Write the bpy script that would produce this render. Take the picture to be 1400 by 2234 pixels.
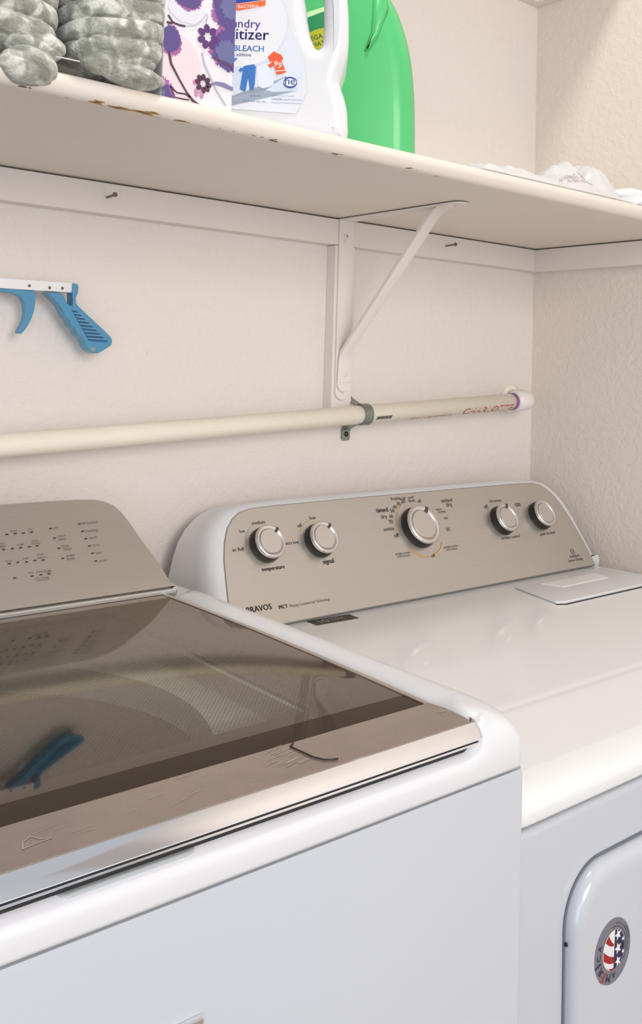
import bpy, bmesh, math, random
from mathutils import Vector, Matrix, noise
random.seed(4)
for o in list(bpy.data.objects):
    bpy.data.objects.remove(o, do_unlink=True)
S = bpy.context.scene
COL = S.collection

# ------------------------------------------------------------------ camera
YAW, PITCH, ROLL, FPX = 0.6854, -0.06119, 0.02973, 2064.3
fw = Vector((math.sin(YAW)*math.cos(PITCH), math.cos(YAW)*math.cos(PITCH), -math.sin(PITCH)))
rt0 = fw.cross(Vector((0, 0, 1))).normalized()
up0 = rt0.cross(fw)
rt = rt0*math.cos(ROLL) + up0*math.sin(ROLL)
up = -rt0*math.sin(ROLL) + up0*math.cos(ROLL)
cd = bpy.data.cameras.new('camera')
cam = bpy.data.objects.new('camera', cd)
COL.objects.link(cam)
M = Matrix((( rt.x, up.x, -fw.x, -1.3589), (rt.y, up.y, -fw.y, -1.0653), (rt.z, up.z, -fw.z, 1.2266), (0, 0, 0, 1)))
cam.matrix_world = M
cd.sensor_fit = 'HORIZONTAL'
cd.sensor_width = 36.0
cd.lens = 36.0*FPX/1400.0
cd.shift_y = -(1117.0-665.7)/1400.0
cd.clip_start = 0.02
S.camera = cam

# ------------------------------------------------------------------ world and lights
S.view_settings.view_transform = 'Standard'
S.view_settings.look = 'None'
S.view_settings.gamma = 1.0
S.view_settings.use_curve_mapping = False
S.view_settings.exposure = 0.10
W = bpy.data.worlds.new('world')
S.world = W
W.use_nodes = True
bg = W.node_tree.nodes['Background']
bg.inputs[0].default_value = (0.93, 0.94, 1.0, 1)
bg.inputs[1].default_value = 0.54


def area(name, loc, target, size, energy, col, sy=None, shape='RECTANGLE'):
    l = bpy.data.lights.new(name, 'AREA')
    l.shape = shape
    l.size = size
    if sy: l.size_y = sy
    l.energy = energy
    l.color = col
    o = bpy.data.objects.new(name, l)
    COL.objects.link(o)
    o.location = loc
    d = Vector(target)-Vector(loc)
    o.rotation_euler = d.to_track_quat('-Z', 'Y').to_euler()
    return o


area('ceiling_lamp_light', (-0.75, -0.53, 2.48), (-0.6, -0.3, 1.2), 0.17, 6.0, (1.0, 0.94, 0.86), shape='DISK')
area('room_fill_light', (-1.10, -2.4, 1.75), (-0.7, -0.1, 1.15), 0.9, 22, (1.0, 0.93, 0.88), 0.9)  # unseen warm fill added behind the camera to brighten the wall below the shelf
area('cool_fill_light', (-2.1, -2.1, 1.0), (-1.15, -0.6, 0.6), 1.0, 8.5, (0.72, 0.85, 1.0), 1.0)  # unseen bluish fill added from the front left for the machine fronts

# ------------------------------------------------------------------ helpers


def tag(o, label=None, cat=None, group=None, kind=None):
    if label: o['label'] = label
    if cat: o['category'] = cat
    if group: o['group'] = group
    if kind: o['kind'] = kind
    return o


def link(name, me, mat, parent=None, smooth=True):
    o = bpy.data.objects.new(name, me)
    COL.objects.link(o)
    if mat is not None:
        for m in (mat if isinstance(mat, (list, tuple)) else [mat]):
            me.materials.append(m)
    if smooth:
        for p in me.polygons: p.use_smooth = True
    if parent is not None:
        o.parent = parent
        q = parent
        t = Vector((0, 0, 0))
        while q is not None:
            t += q.location
            q = q.parent
        if parent.type == 'EMPTY' and parent.parent is None:
            o.matrix_parent_inverse = Matrix.Translation(-t)
    return o


def mk(name, vs, fs, mat, parent=None, smooth=False, bevel=0, seg=3, fix=True):
    me = bpy.data.meshes.new(name)
    me.from_pydata([tuple(v) for v in vs], [], fs)
    me.validate()
    if fix:
        bm = bmesh.new(); bm.from_mesh(me)
        bmesh.ops.recalc_face_normals(bm, faces=bm.faces)
        bm.to_mesh(me); bm.free()
    o = link(name, me, mat, parent, smooth or bevel > 0)
    if bevel > 0:
        b = o.modifiers.new('bevel', 'BEVEL')
        b.width = bevel; b.segments = seg; b.limit_method = 'ANGLE'; b.angle_limit = math.radians(35)
        b.harden_normals = True
    return o


def empty(name, loc, label, cat, group=None):
    o = bpy.data.objects.new(name, None)
    COL.objects.link(o)
    o.location = loc
    o.empty_display_size = 0.05
    tag(o, label, cat, group)
    return o


def boxvf(x0, x1, y0, y1, z0, z1):
    v = [(x, y, z) for x in (x0, x1) for y in (y0, y1) for z in (z0, z1)]
    f = [(0, 1, 3, 2), (4, 6, 7, 5), (0, 4, 5, 1), (2, 3, 7, 6), (0, 2, 6, 4), (1, 5, 7, 3)]
    return v, f


def box(name, x0, x1, y0, y1, z0, z1, mat, parent=None, bevel=0, seg=3):
    v, f = boxvf(x0, x1, y0, y1, z0, z1)
    return mk(name, v, f, mat, parent, bevel=bevel, seg=seg)


def loft(loops, closed=True, cap0=True, cap1=True):
    n = len(loops[0]); vs = []; fs = []
    for l in loops: vs += list(l)
    for i in range(len(loops)-1):
        for j in range(n if closed else n-1):
            a = i*n+j; b = i*n+(j+1) % n
            fs.append((a, b, b+n, a+n))
    if cap0: fs.append(tuple(range(n))[::-1])
    if cap1: fs.append(tuple(range((len(loops)-1)*n, len(loops)*n)))
    return vs, fs


class Fr:
    """a flat frame: origin, right, up, out of the surface"""
    def __init__(s, O, U, V):
        s.O = Vector(O); s.U = Vector(U).normalized(); s.V = Vector(V).normalized(); s.N = s.U.cross(s.V)
    def p(s, a, b, h=0.0):
        return s.O+s.U*a+s.V*b+s.N*h


def prism(name, poly, fr, h0, h1, mat, parent=None, bevel=0, seg=3, smooth=False):
    l0 = [fr.p(a, b, h0) for a, b in poly]
    l1 = [fr.p(a, b, h1) for a, b in poly]
    v, f = loft([l0, l1])
    return mk(name, v, f, mat, parent, bevel=bevel, seg=seg, smooth=smooth)


def add_prism(acc, poly, fr, h0, h1):
    l0 = [fr.p(a, b, h0) for a, b in poly]
    l1 = [fr.p(a, b, h1) for a, b in poly]
    v, f = loft([l0, l1])
    n = len(acc[0]); acc[0].extend(v); acc[1].extend([tuple(i+n for i in q) for q in f])


def add(acc, vf):
    n = len(acc[0]); acc[0].extend(vf[0]); acc[1].extend([tuple(i+n for i in q) for q in vf[1]])


def lathe_vf(prof, fr, a0, b0, n=48):
    loops = []
    for r, h in prof:
        loops.append([fr.p(a0+r*math.cos(2*math.pi*k/n), b0+r*math.sin(2*math.pi*k/n), h) for k in range(n)])
    return loft(loops, cap0=True, cap1=True)


def tube_vf(pts, r, n=16):
    pts = [Vector(p) for p in pts]
    loops = []
    t = (pts[1]-pts[0]).normalized()
    a = Vector((0, 0, 1)) if abs(t.z) < .9 else Vector((1, 0, 0))
    u = t.cross(a).normalized(); v = t.cross(u)
    for i, p in enumerate(pts):
        if 0 < i < len(pts)-1: t2 = (pts[i+1]-pts[i-1]).normalized()
        elif i == 0: t2 = (pts[1]-pts[0]).normalized()
        else: t2 = (pts[-1]-pts[-2]).normalized()
        q = t.rotation_difference(t2)
        u = q @ u; v = q @ v; t = t2
        rr_ = r[i] if isinstance(r, (list, tuple)) else r
        loops.append([p+(u*math.cos(2*math.pi*k/n)+v*math.sin(2*math.pi*k/n))*rr_ for k in range(n)])
    return loft(loops)


def tube(name, pts, r, mat, parent=None, n=16):
    v, f = tube_vf(pts, r, n)
    return mk(name, v, f, mat, parent, smooth=True)


def rrect(x0, x1, y0, y1, r, nc=10, ns=24):
    """rounded rectangle, counter-clockwise, constant point count"""
    P = []
    cs = [(x1-r, y0+r, -90), (x1-r, y1-r, 0), (x0+r, y1-r, 90), (x0+r, y0+r, 180)]
    for i, (cx, cy, a) in enumerate(cs):
        arc = [(cx+r*math.cos(math.radians(a+90*k/nc)), cy+r*math.sin(math.radians(a+90*k/nc))) for k in range(nc+1)]
        P += arc
        nx, ny, na = cs[(i+1) % 4]
        e = (nx+r*math.cos(math.radians(na)), ny+r*math.sin(math.radians(na)))
        s = arc[-1]
        for k in range(1, ns):
            P.append((s[0]+(e[0]-s[0])*k/ns, s[1]+(e[1]-s[1])*k/ns))
    return P


def sm(t):
    t = max(0.0, min(1.0, t)); return t*t*(3-2*t)


_tc = bpy.data.curves.new('t', 'FONT')
_to = bpy.data.objects.new('t', _tc)
COL.objects.link(_to)
_cache = {}


def text_vf(s):
    if s in _cache: return _cache[s]
    _tc.body = s; _tc.resolution_u = 2
    bpy.context.view_layer.update()
    dg = bpy.context.evaluated_depsgraph_get()
    ev = _to.evaluated_get(dg)
    me = ev.to_mesh()
    vs = [(v.co.x, v.co.y) for v in me.vertices]
    fs = [tuple(p.vertices) for p in me.polygons]
    ev.to_mesh_clear()
    x0 = min(v[0] for v in vs); x1 = max(v[0] for v in vs)
    _cache[s] = ([(v[0]-x0, v[1]) for v in vs], fs, x1-x0)
    return _cache[s]


def add_text(acc, s, a0, b0, w, fr=None, h=0.0004, fn=None, ang=0.0, hs=1.0):
    """text of width w starting at (a0, b0); fn maps a flat point to space"""
    vs, fs, tw = text_vf(s)
    k = w/tw
    c, si = math.cos(ang), math.sin(ang)
    out = []
    for x, y in vs:
        x *= k; y *= k*hs
        a = a0+x*c-y*si; b = b0+x*si+y*c
        out.append(fn(a, b) if fn else fr.p(a, b, h))
    n = len(acc[0]); acc[0].extend(out); acc[1].extend([tuple(i+n for i in q) for q in fs])


def flat(acc, poly, fr, h):
    n = len(acc[0]); acc[0].extend([fr.p(a, b, h) for a, b in poly]); acc[1].append(tuple(range(n, n+len(poly))))


def build(name, acc, mat, parent=None, **k):
    k.setdefault('fix', False)
    return mk(name, acc[0], acc[1], mat, parent, **k)


# ------------------------------------------------------------------ materials
def nt(name):
    m = bpy.data.materials.new(name); m.use_nodes = True
    return m, m.node_tree.nodes, m.node_tree.links, m.node_tree.nodes['Principled BSDF']


def mat(name, col, rough=0.5, metal=0.0, coat=0.0, spec=0.5, nscale=None, namt=0.03, bump=0.0, bscale=200, alpha=1.0, trans=0.0, sss=0.0):
    m, N, L, P = nt(name)
    P.inputs['Base Color'].default_value = (*col, 1)
    P.inputs['Roughness'].default_value = rough
    P.inputs['Metallic'].default_value = metal
    P.inputs['Specular IOR Level'].default_value = spec
    P.inputs['Coat Weight'].default_value = coat
    P.inputs['Coat Roughness'].default_value = 0.05
    P.inputs['Alpha'].default_value = alpha
    P.inputs['Transmission Weight'].default_value = trans
    if sss:
        P.inputs['Subsurface Weight'].default_value = sss
        P.inputs['Subsurface Scale'].default_value = 0.01
    tc = N.new('ShaderNodeTexCoord')
    nz = N.new('ShaderNodeTexNoise'); nz.inputs['Scale'].default_value = nscale or 12.0
    nz.inputs['Detail'].default_value = 4
    L.new(tc.outputs['Object'], nz.inputs['Vector'])
    mx = N.new('ShaderNodeMix'); mx.data_type = 'RGBA'
    mx.inputs[6].default_value = (*[c*(1-namt) for c in col], 1)
    mx.inputs[7].default_value = (*[min(1, c*(1+namt)) for c in col], 1)
    L.new(nz.outputs['Fac'], mx.inputs[0]); L.new(mx.outputs[2], P.inputs['Base Color'])
    if bump:
        n2 = N.new('ShaderNodeTexNoise'); n2.inputs['Scale'].default_value = bscale; n2.inputs['Detail'].default_value = 3
        L.new(tc.outputs['Object'], n2.inputs['Vector'])
        b = N.new('ShaderNodeBump'); b.inputs['Strength'].default_value = bump; b.inputs['Distance'].default_value = 0.002
        L.new(n2.outputs['Fac'], b.inputs['Height']); L.new(b.outputs['Normal'], P.inputs['Normal'])
    return m


def wall_mat(name, col, tex=.35):
    m, N, L, P = nt(name)
    P.inputs['Roughness'].default_value = 0.55
    P.inputs['Specular IOR Level'].default_value = 0.35
    tc = N.new('ShaderNodeTexCoord')
    big = N.new('ShaderNodeTexNoise'); big.inputs['Scale'].default_value = 3.0; big.inputs['Detail'].default_value = 5
    L.new(tc.outputs['Object'], big.inputs['Vector'])
    mx = N.new('ShaderNodeMix'); mx.data_type = 'RGBA'
    mx.inputs[6].default_value = (*[c*0.95 for c in col], 1); mx.inputs[7].default_value = (*[c*1.03 for c in col], 1)
    L.new(big.outputs['Fac'], mx.inputs[0])
    # small scuffs
    sp = N.new('ShaderNodeTexNoise'); sp.inputs['Scale'].default_value = 75; sp.inputs['Detail'].default_value = 2
    L.new(tc.outputs['Object'], sp.inputs['Vector'])
    r = N.new('ShaderNodeValToRGB'); r.color_ramp.elements[0].position = 0.74; r.color_ramp.elements[1].position = 0.80
    L.new(sp.outputs['Fac'], r.inputs[0])
    m2 = N.new('ShaderNodeMix'); m2.data_type = 'RGBA'; m2.inputs[7].default_value = (col[0]*.62, col[1]*.55, col[2]*.48, 1)
    L.new(r.outputs[0], m2.inputs[0]); L.new(mx.outputs[2], m2.inputs[6]); L.new(m2.outputs[2], P.inputs['Base Color'])
    # knock-down texture
    n1 = N.new('ShaderNodeTexNoise'); n1.inputs['Scale'].default_value = 85; n1.inputs['Detail'].default_value = 3; n1.inputs['Distortion'].default_value = 0.6
    n2 = N.new('ShaderNodeTexNoise'); n2.inputs['Scale'].default_value = 320; n2.inputs['Detail'].default_value = 2
    L.new(tc.outputs['Object'], n1.inputs['Vector']); L.new(tc.outputs['Object'], n2.inputs['Vector'])
    r1 = N.new('ShaderNodeValToRGB'); r1.color_ramp.elements[0].position = 0.46; r1.color_ramp.elements[1].position = 0.58
    L.new(n1.outputs['Fac'], r1.inputs[0])
    ad = N.new('ShaderNodeMath'); ad.operation = 'MULTIPLY_ADD'; ad.inputs[1].default_value = 0.35
    L.new(n2.outputs['Fac'], ad.inputs[0]); L.new(r1.outputs[0], ad.inputs[2])
    b = N.new('ShaderNodeBump'); b.inputs['Strength'].default_value = tex; b.inputs['Distance'].default_value = 0.0011
    L.new(ad.outputs[0], b.inputs['Height']); L.new(b.outputs['Normal'], P.inputs['Normal'])
    return m


WALLC = (0.80, 0.738, 0.694)
M_wall = wall_mat('textured_wall_paint', WALLC, .30)
M_wall_shaded = wall_mat('rough_wall_paint_shaded', (0.79, 0.712, 0.64), .34)  # same paint as the back wall, with dimmer, warmer light put into the colour
M_trim = mat('trim_paint', (0.80, 0.735, 0.69), 0.45, nscale=9, namt=.03, bump=.12, bscale=120)
M_floor = mat('vinyl_floor', (0.42, 0.36, 0.30), 0.4, nscale=6, namt=.12)
M_enamel_shaded = mat('white_enamel_shaded', (0.545, 0.575, 0.615), 0.22, coat=.5, nscale=3, namt=.006)  # same enamel as the dryer top; dimmer bluish front light put into the colour
M_enamel_lit = mat('white_enamel_lit', (0.80, 0.805, 0.80), 0.25, coat=.4, nscale=3, namt=.006)  # lit copy of the enamel, for the dryer top
M_plastic = mat('white_plastic', (0.71, 0.715, 0.73), 0.32, coat=.25, nscale=3, namt=.006)
M_print = mat('dark_print', (0.035, 0.032, 0.03), 0.6)
M_greyprint = mat('grey_print', (0.16, 0.15, 0.14), 0.6)
M_orange = mat('orange_print', (0.85, 0.42, 0.08), 0.5)
M_chrome = mat('chrome', (0.85, 0.86, 0.88), 0.08, metal=1.0, namt=0)
M_ring = mat('satin_chrome', (0.80, 0.79, 0.78), 0.22, metal=1.0, namt=0)
M_face = mat('brushed_knob_face', (0.66, 0.62, 0.57), 0.38, metal=0.75, namt=.03)
M_black = mat('black_plastic', (0.018, 0.014, 0.012), 0.35)
M_dark = mat('dark_gap', (0.02, 0.02, 0.02), 0.8)
M_pvc = mat('yellowed_pvc', (0.93, 0.88, 0.75), 0.32, nscale=14, namt=.05)
M_pvc2 = mat('white_pvc', (0.84, 0.80, 0.76), 0.38, nscale=14, namt=.03)
M_purple = mat('purple_primer', (0.30, 0.10, 0.26), 0.4, nscale=60, namt=.3)
M_galv = mat('galvanised_steel', (0.30, 0.32, 0.30), 0.42, metal=.8, nscale=60, namt=.18)
M_nail = mat('nail_steel', (0.20, 0.17, 0.15), 0.45, metal=.8)
M_blue = mat('blue_plastic', (0.065, 0.27, 0.46), 0.34, coat=.2, nscale=20, namt=.05)
M_blue_shaded = mat('blue_plastic_slot_shade', (0.015, 0.10, 0.21), 0.5)  # darker copy of the blue, painted shade for the grip slots
M_alu = mat('painted_aluminium', (0.80, 0.80, 0.80), 0.38, metal=.15, nscale=40, namt=.03)
M_redprint = mat('red_print', (0.50, 0.06, 0.10), 0.5)
M_string = mat('white_thread', (0.85, 0.85, 0.82), 0.6)


def steel_mat(name, col, metal=.8, rough=.36):
    m, N, L, P = nt(name)
    P.inputs['Metallic'].default_value = metal
    P.inputs['Roughness'].default_value = rough
    tc = N.new('ShaderNodeTexCoord'); mp = N.new('ShaderNodeMapping'); mp.inputs['Scale'].default_value = (8, 900, 900)
    nz = N.new('ShaderNodeTexNoise'); nz.inputs['Scale'].default_value = 1.0; nz.inputs['Detail'].default_value = 2
    L.new(tc.outputs['Object'], mp.inputs[0]); L.new(mp.outputs[0], nz.inputs['Vector'])
    mx = N.new('ShaderNodeMix'); mx.data_type = 'RGBA'
    mx.inputs[6].default_value = (*[c*.95 for c in col], 1); mx.inputs[7].default_value = (*[min(1, c*1.05) for c in col], 1)
    L.new(nz.outputs['Fac'], mx.inputs[0]); L.new(mx.outputs[2], P.inputs['Base Color'])
    return m


M_steel = steel_mat('stainless_panel', (0.60, 0.565, 0.51))
M_steel2 = steel_mat('stainless_console', (0.64, 0.60, 0.545))
M_lidsteel = mat('taupe_metal_frame', (0.36, 0.285, 0.245), 0.24, metal=.55, nscale=70, namt=.12, bump=.03, bscale=400)


def shelf_mat():
    m, N, L, P = nt('chipped_shelf_paint')
    P.inputs['Roughness'].default_value = 0.42
    tc = N.new('ShaderNodeTexCoord'); sx = N.new('ShaderNodeSeparateXYZ')
    L.new(tc.outputs['Object'], sx.inputs[0])
    base = (0.80, 0.735, 0.68)
    bn = N.new('ShaderNodeTexNoise'); bn.inputs['Scale'].default_value = 5; bn.inputs['Detail'].default_value = 6
    L.new(tc.outputs['Object'], bn.inputs['Vector'])
    b = N.new('ShaderNodeMix'); b.data_type = 'RGBA'
    b.inputs[6].default_value = (0.73, 0.655, 0.57, 1); b.inputs[7].default_value = (0.79, 0.725, 0.655, 1)
    L.new(bn.outputs['Fac'], b.inputs[0])

    def ramp(inp, stops):
        r = N.new('ShaderNodeValToRGB'); e = r.color_ramp.elements
        e[0].position, e[0].color = stops[0][0], (stops[0][1],)*3+(1,)
        e[1].position, e[1].color = stops[1][0], (stops[1][1],)*3+(1,)
        for p_, c_ in stops[2:]:
            q = e.new(p_); q.color = (c_,)*3+(1,)
        L.new(inp, r.inputs[0]); return r.outputs[0]

    def math_(op, a, bb):
        n = N.new('ShaderNodeMath'); n.operation = op
        for i, v in enumerate((a, bb)):
            if isinstance(v, (int, float)): n.inputs[i].default_value = v
            else: L.new(v, n.inputs[i])
        return n.outputs[0]
    # distance from the lower front arris
    zz = math_('MULTIPLY', math_('SUBTRACT', sx.outputs[2], 1.4387), 50.0)     # 0..1 across the nosing
    zmask = ramp(zz, [(0.0, 1.0), (0.17, 0.0)])
    ymask = ramp(math_('MULTIPLY', math_('SUBTRACT', sx.outputs[1], -0.342), 100.0), [(0.75, 1.0), (1.0, 0.0)])
    xx = math_('ADD', math_('MULTIPLY', sx.outputs[0], 1.0), 1.6)              # x -1.6..0 -> 0..1.6
    heavy = ramp(math_('MULTIPLY', xx, 0.625), [(0.355, 0.0), (0.362, 1.0), (0.40, .9), (0.45, 0.0)])
    light = ramp(math_('MULTIPLY', xx, 0.625), [(0.30, 0.0), (0.35, 1.0), (0.62, 0.75), (0.72, 0.0)])
    mp = N.new('ShaderNodeMapping'); mp.inputs['Scale'].default_value = (.55, 2, 3); L.new(tc.outputs['Object'], mp.inputs[0])
    n1 = N.new('ShaderNodeTexNoise'); n1.inputs['Scale'].default_value = 120; n1.inputs['Detail'].default_value = 3
    L.new(mp.outputs[0], n1.inputs['Vector'])
    hv = math_('MULTIPLY', heavy, math_('MULTIPLY', zmask, ymask))
    lt = math_('MULTIPLY', light, math_('MULTIPLY', zmask, ymask))
    cH = ramp(math_('ADD', n1.outputs['Fac'], math_('MULTIPLY', hv, 0.22)), [(0.60, 0.0), (0.61, 1.0)])
    cL = ramp(math_('ADD', n1.outputs['Fac'], math_('MULTIPLY', lt, 0.165)), [(0.695, 0.0), (0.70, 1.0)])
    cHm = math_('MULTIPLY', cH, ramp(hv, [(0.05, 0), (0.15, 1)]))
    cLm = math_('MULTIPLY', cL, ramp(lt, [(0.05, 0), (0.15, 1)]))
    a1 = N.new('ShaderNodeMix'); a1.data_type = 'RGBA'; a1.inputs[7].default_value = (0.42, 0.23, 0.06, 1)
    L.new(cHm, a1.inputs[0]); L.new(b.outputs[2], a1.inputs[6])
    a2 = N.new('ShaderNodeMix'); a2.data_type = 'RGBA'; a2.inputs[7].default_value = (0.16, 0.10, 0.06, 1)
    L.new(cLm, a2.inputs[0]); L.new(a1.outputs[2], a2.inputs[6]); L.new(a2.outputs[2], P.inputs['Base Color'])
    mp2 = N.new('ShaderNodeMapping'); mp2.inputs['Scale'].default_value = (12, 160, 160); L.new(tc.outputs['Object'], mp2.inputs[0])
    n3 = N.new('ShaderNodeTexNoise'); n3.inputs['Scale'].default_value = 1.0; n3.inputs['Detail'].default_value = 3
    L.new(mp2.outputs[0], n3.inputs['Vector'])
    bp = N.new('ShaderNodeBump'); bp.inputs['Strength'].default_value = .35; bp.inputs['Distance'].default_value = .001
    L.new(n3.outputs['Fac'], bp.inputs['Height']); L.new(bp.outputs[0], P.inputs['Normal'])
    return m


M_shelf = shelf_mat()


def plush_mat():
    m, N, L, P = nt('grey_plush')
    P.inputs['Roughness'].default_value = 0.85
    P.inputs['Sheen Weight'].default_value = 0.6
    P.inputs['Sheen Roughness'].default_value = 0.4
    tc = N.new('ShaderNodeTexCoord')
    n1 = N.new('ShaderNodeTexNoise'); n1.inputs['Scale'].default_value = 58; n1.inputs['Detail'].default_value = 5; n1.inputs['Distortion'].default_value = .7
    L.new(tc.outputs['Object'], n1.inputs['Vector'])
    r = N.new('ShaderNodeValToRGB'); e = r.color_ramp.elements
    e[0].position = .40; e[0].color = (0.235, 0.25, 0.205, 1); e[1].position = .63; e[1].color = (0.72, 0.72, 0.64, 1)
    q = e.new(.52); q.color = (0.39, 0.405, 0.34, 1)
    L.new(n1.outputs['Fac'], r.inputs[0]); L.new(r.outputs[0], P.inputs['Base Color'])
    n2 = N.new('ShaderNodeTexNoise'); n2.inputs['Scale'].default_value = 420; n2.inputs['Detail'].default_value = 5
    L.new(tc.outputs['Object'], n2.inputs['Vector'])
    b = N.new('ShaderNodeBump'); b.inputs['Strength'].default_value = .8; b.inputs['Distance'].default_value = .0022
    L.new(n2.outputs['Fac'], b.inputs['Height']); L.new(b.outputs[0], P.inputs['Normal'])
    return m


M_plush = plush_mat()


def glass_mat():
    """tinted lid glass with a printed dot screen closing at the edges, at the right as painted shade"""
    m = bpy.data.materials.new('screened_lid_glass'); m.use_nodes = True
    N, L = m.node_tree.nodes, m.node_tree.links
    N.clear()
    out = N.new('ShaderNodeOutputMaterial')
    tc = N.new('ShaderNodeTexCoord'); sx = N.new('ShaderNodeSeparateXYZ'); L.new(tc.outputs['Object'], sx.inputs[0])

    def mt(op, a, b=0.0):
        n = N.new('ShaderNodeMath'); n.operation = op
        for i, v in enumerate((a, b)):
            if isinstance(v, (int, float)): n.inputs[i].default_value = v
            else: L.new(v, n.inputs[i])
        return n.outputs[0]
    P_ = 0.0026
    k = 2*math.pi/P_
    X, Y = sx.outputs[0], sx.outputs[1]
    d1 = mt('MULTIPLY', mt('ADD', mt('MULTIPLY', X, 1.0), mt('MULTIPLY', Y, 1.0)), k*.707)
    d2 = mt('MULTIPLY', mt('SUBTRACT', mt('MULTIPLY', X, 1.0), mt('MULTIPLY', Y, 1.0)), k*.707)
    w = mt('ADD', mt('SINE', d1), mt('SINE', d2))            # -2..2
    # solid black print along the front; closing rightwards stands in for shade below
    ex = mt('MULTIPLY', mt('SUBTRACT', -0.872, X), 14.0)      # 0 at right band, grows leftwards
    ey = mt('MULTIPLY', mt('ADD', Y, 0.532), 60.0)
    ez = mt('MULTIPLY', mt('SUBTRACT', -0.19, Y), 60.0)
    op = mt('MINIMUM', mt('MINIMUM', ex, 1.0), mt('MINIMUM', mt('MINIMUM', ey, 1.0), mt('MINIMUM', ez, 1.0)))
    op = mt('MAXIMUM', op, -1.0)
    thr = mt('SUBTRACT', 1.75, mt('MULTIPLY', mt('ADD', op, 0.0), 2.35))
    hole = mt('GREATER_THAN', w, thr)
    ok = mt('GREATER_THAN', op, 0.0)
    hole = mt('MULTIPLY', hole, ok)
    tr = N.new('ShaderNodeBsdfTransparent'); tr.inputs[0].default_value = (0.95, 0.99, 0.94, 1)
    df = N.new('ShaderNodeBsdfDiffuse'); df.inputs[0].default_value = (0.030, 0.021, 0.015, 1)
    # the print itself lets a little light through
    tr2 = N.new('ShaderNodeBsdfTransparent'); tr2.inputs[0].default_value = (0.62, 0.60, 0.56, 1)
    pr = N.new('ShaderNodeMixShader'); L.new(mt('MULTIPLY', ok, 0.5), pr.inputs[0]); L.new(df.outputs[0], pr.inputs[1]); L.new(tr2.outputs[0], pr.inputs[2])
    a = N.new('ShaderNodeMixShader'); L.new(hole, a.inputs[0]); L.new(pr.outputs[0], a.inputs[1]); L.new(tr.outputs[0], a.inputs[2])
    gl = N.new('ShaderNodeBsdfGlossy'); gl.inputs['Roughness'].default_value = 0.035; gl.inputs[0].default_value = (0.95, 0.86, 0.77, 1)
    fr = N.new('ShaderNodeFresnel'); fr.inputs[0].default_value = 2.0
    band = mt('SUBTRACT', 1.0, mt('MULTIPLY', mt('LESS_THAN', Y, -0.5450), 0.62))   # matt painted border along the front
    fm = mt('MULTIPLY', mt('MINIMUM', mt('MULTIPLY', fr.outputs[0], 1.0), 0.9), band)
    f = N.new('ShaderNodeMixShader'); L.new(fm, f.inputs[0]); L.new(a.outputs[0], f.inputs[1]); L.new(gl.outputs[0], f.inputs[2])
    L.new(f.outputs[0], out.inputs[0])
    return m


def clear_mat(name, tint, gloss=.12, opac=.0, col=(0.9, 0.9, 0.9)):
    m = bpy.data.materials.new(name); m.use_nodes = True
    N, L = m.node_tree.nodes, m.node_tree.links
    N.clear()
    out = N.new('ShaderNodeOutputMaterial')
    tr = N.new('ShaderNodeBsdfTransparent'); tr.inputs[0].default_value = (*tint, 1)
    df = N.new('ShaderNodeBsdfDiffuse'); df.inputs[0].default_value = (*col, 1)
    a = N.new('ShaderNodeMixShader'); a.inputs[0].default_value = opac; L.new(tr.outputs[0], a.inputs[1]); L.new(df.outputs[0], a.inputs[2])
    gl = N.new('ShaderNodeBsdfGlossy'); gl.inputs['Roughness'].default_value = .2
    f = N.new('ShaderNodeMixShader'); f.inputs[0].default_value = gloss; L.new(a.outputs[0], f.inputs[1]); L.new(gl.outputs[0], f.inputs[2])
    L.new(f.outputs[0], out.inputs[0])
    return m


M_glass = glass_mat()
M_glassunder = clear_mat('glass_underside', (0.93, 0.95, 0.93), 0.02)
M_bag = clear_mat('thin_clear_plastic', (0.97, 0.97, 0.98), 0.06, 0.42, (0.95, 0.95, 0.96))

# ------------------------------------------------------------------ room shell
o = box('wall_back', -3.0, 0.0, 0.0, 0.1, 0, 2.6, M_wall); tag(o, kind='structure')
o = box('wall_right', 0.0, 0.1, -3.0, 0.1, 0, 2.6, M_wall_shaded); tag(o, kind='structure')
o = box('floor', -3.0, 0.0, -3.0, 0.0, -0.06, 0.0, M_floor); tag(o, kind='structure')
T = 0.019
ZS = 1.4387
o = box('trim_1', -2.9, -T, -T, 0.0, ZS-0.0395, ZS-0.0018, M_trim, bevel=.0012); tag(o, kind='structure')
o = box('trim_2', -T, 0.0, -1.0, 0.0, ZS-0.0405, ZS-0.0018, M_trim, bevel=.0012); tag(o, kind='structure')
o = box('trim_3', -0.479, -0.441, -T, 0.0, 1.160, ZS-0.0400, M_trim, bevel=.0012); tag(o, kind='structure')
o = box('trim_4', -2.9, -T, -T, 0.0, 1.8835, 1.922, M_trim, bevel=.0012); tag(o, kind='structure')
o = box('trim_5', -T, 0.0, -0.7, 0.0, 1.8835, 1.922, M_trim, bevel=.0012); tag(o, kind='structure')


def shelf(name, x0, x1, y0, y1, z0, z1, mat_, label):
    r = (z1-z0)/2*0.98
    prof = [(y1, z0), (y1, z1)]
    for k in range(13):
        a = math.pi/2+math.pi*k/12
        prof.append((y0+r+r*math.cos(a), (z0+z1)/2+(z1-z0)/2*math.sin(a)))
    n = 60
    loops = [[(x0+(x1-x0)*i/n, p[0], p[1]) for p in prof] for i in range(n+1)]
    v, f = loft(loops)
    o = mk(name, v, f, mat_, smooth=True)
    e = o.modifiers.new('edges', 'EDGE_SPLIT'); e.split_angle = math.radians(50)
    tag(o, label, 'shelf')
    return o


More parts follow.
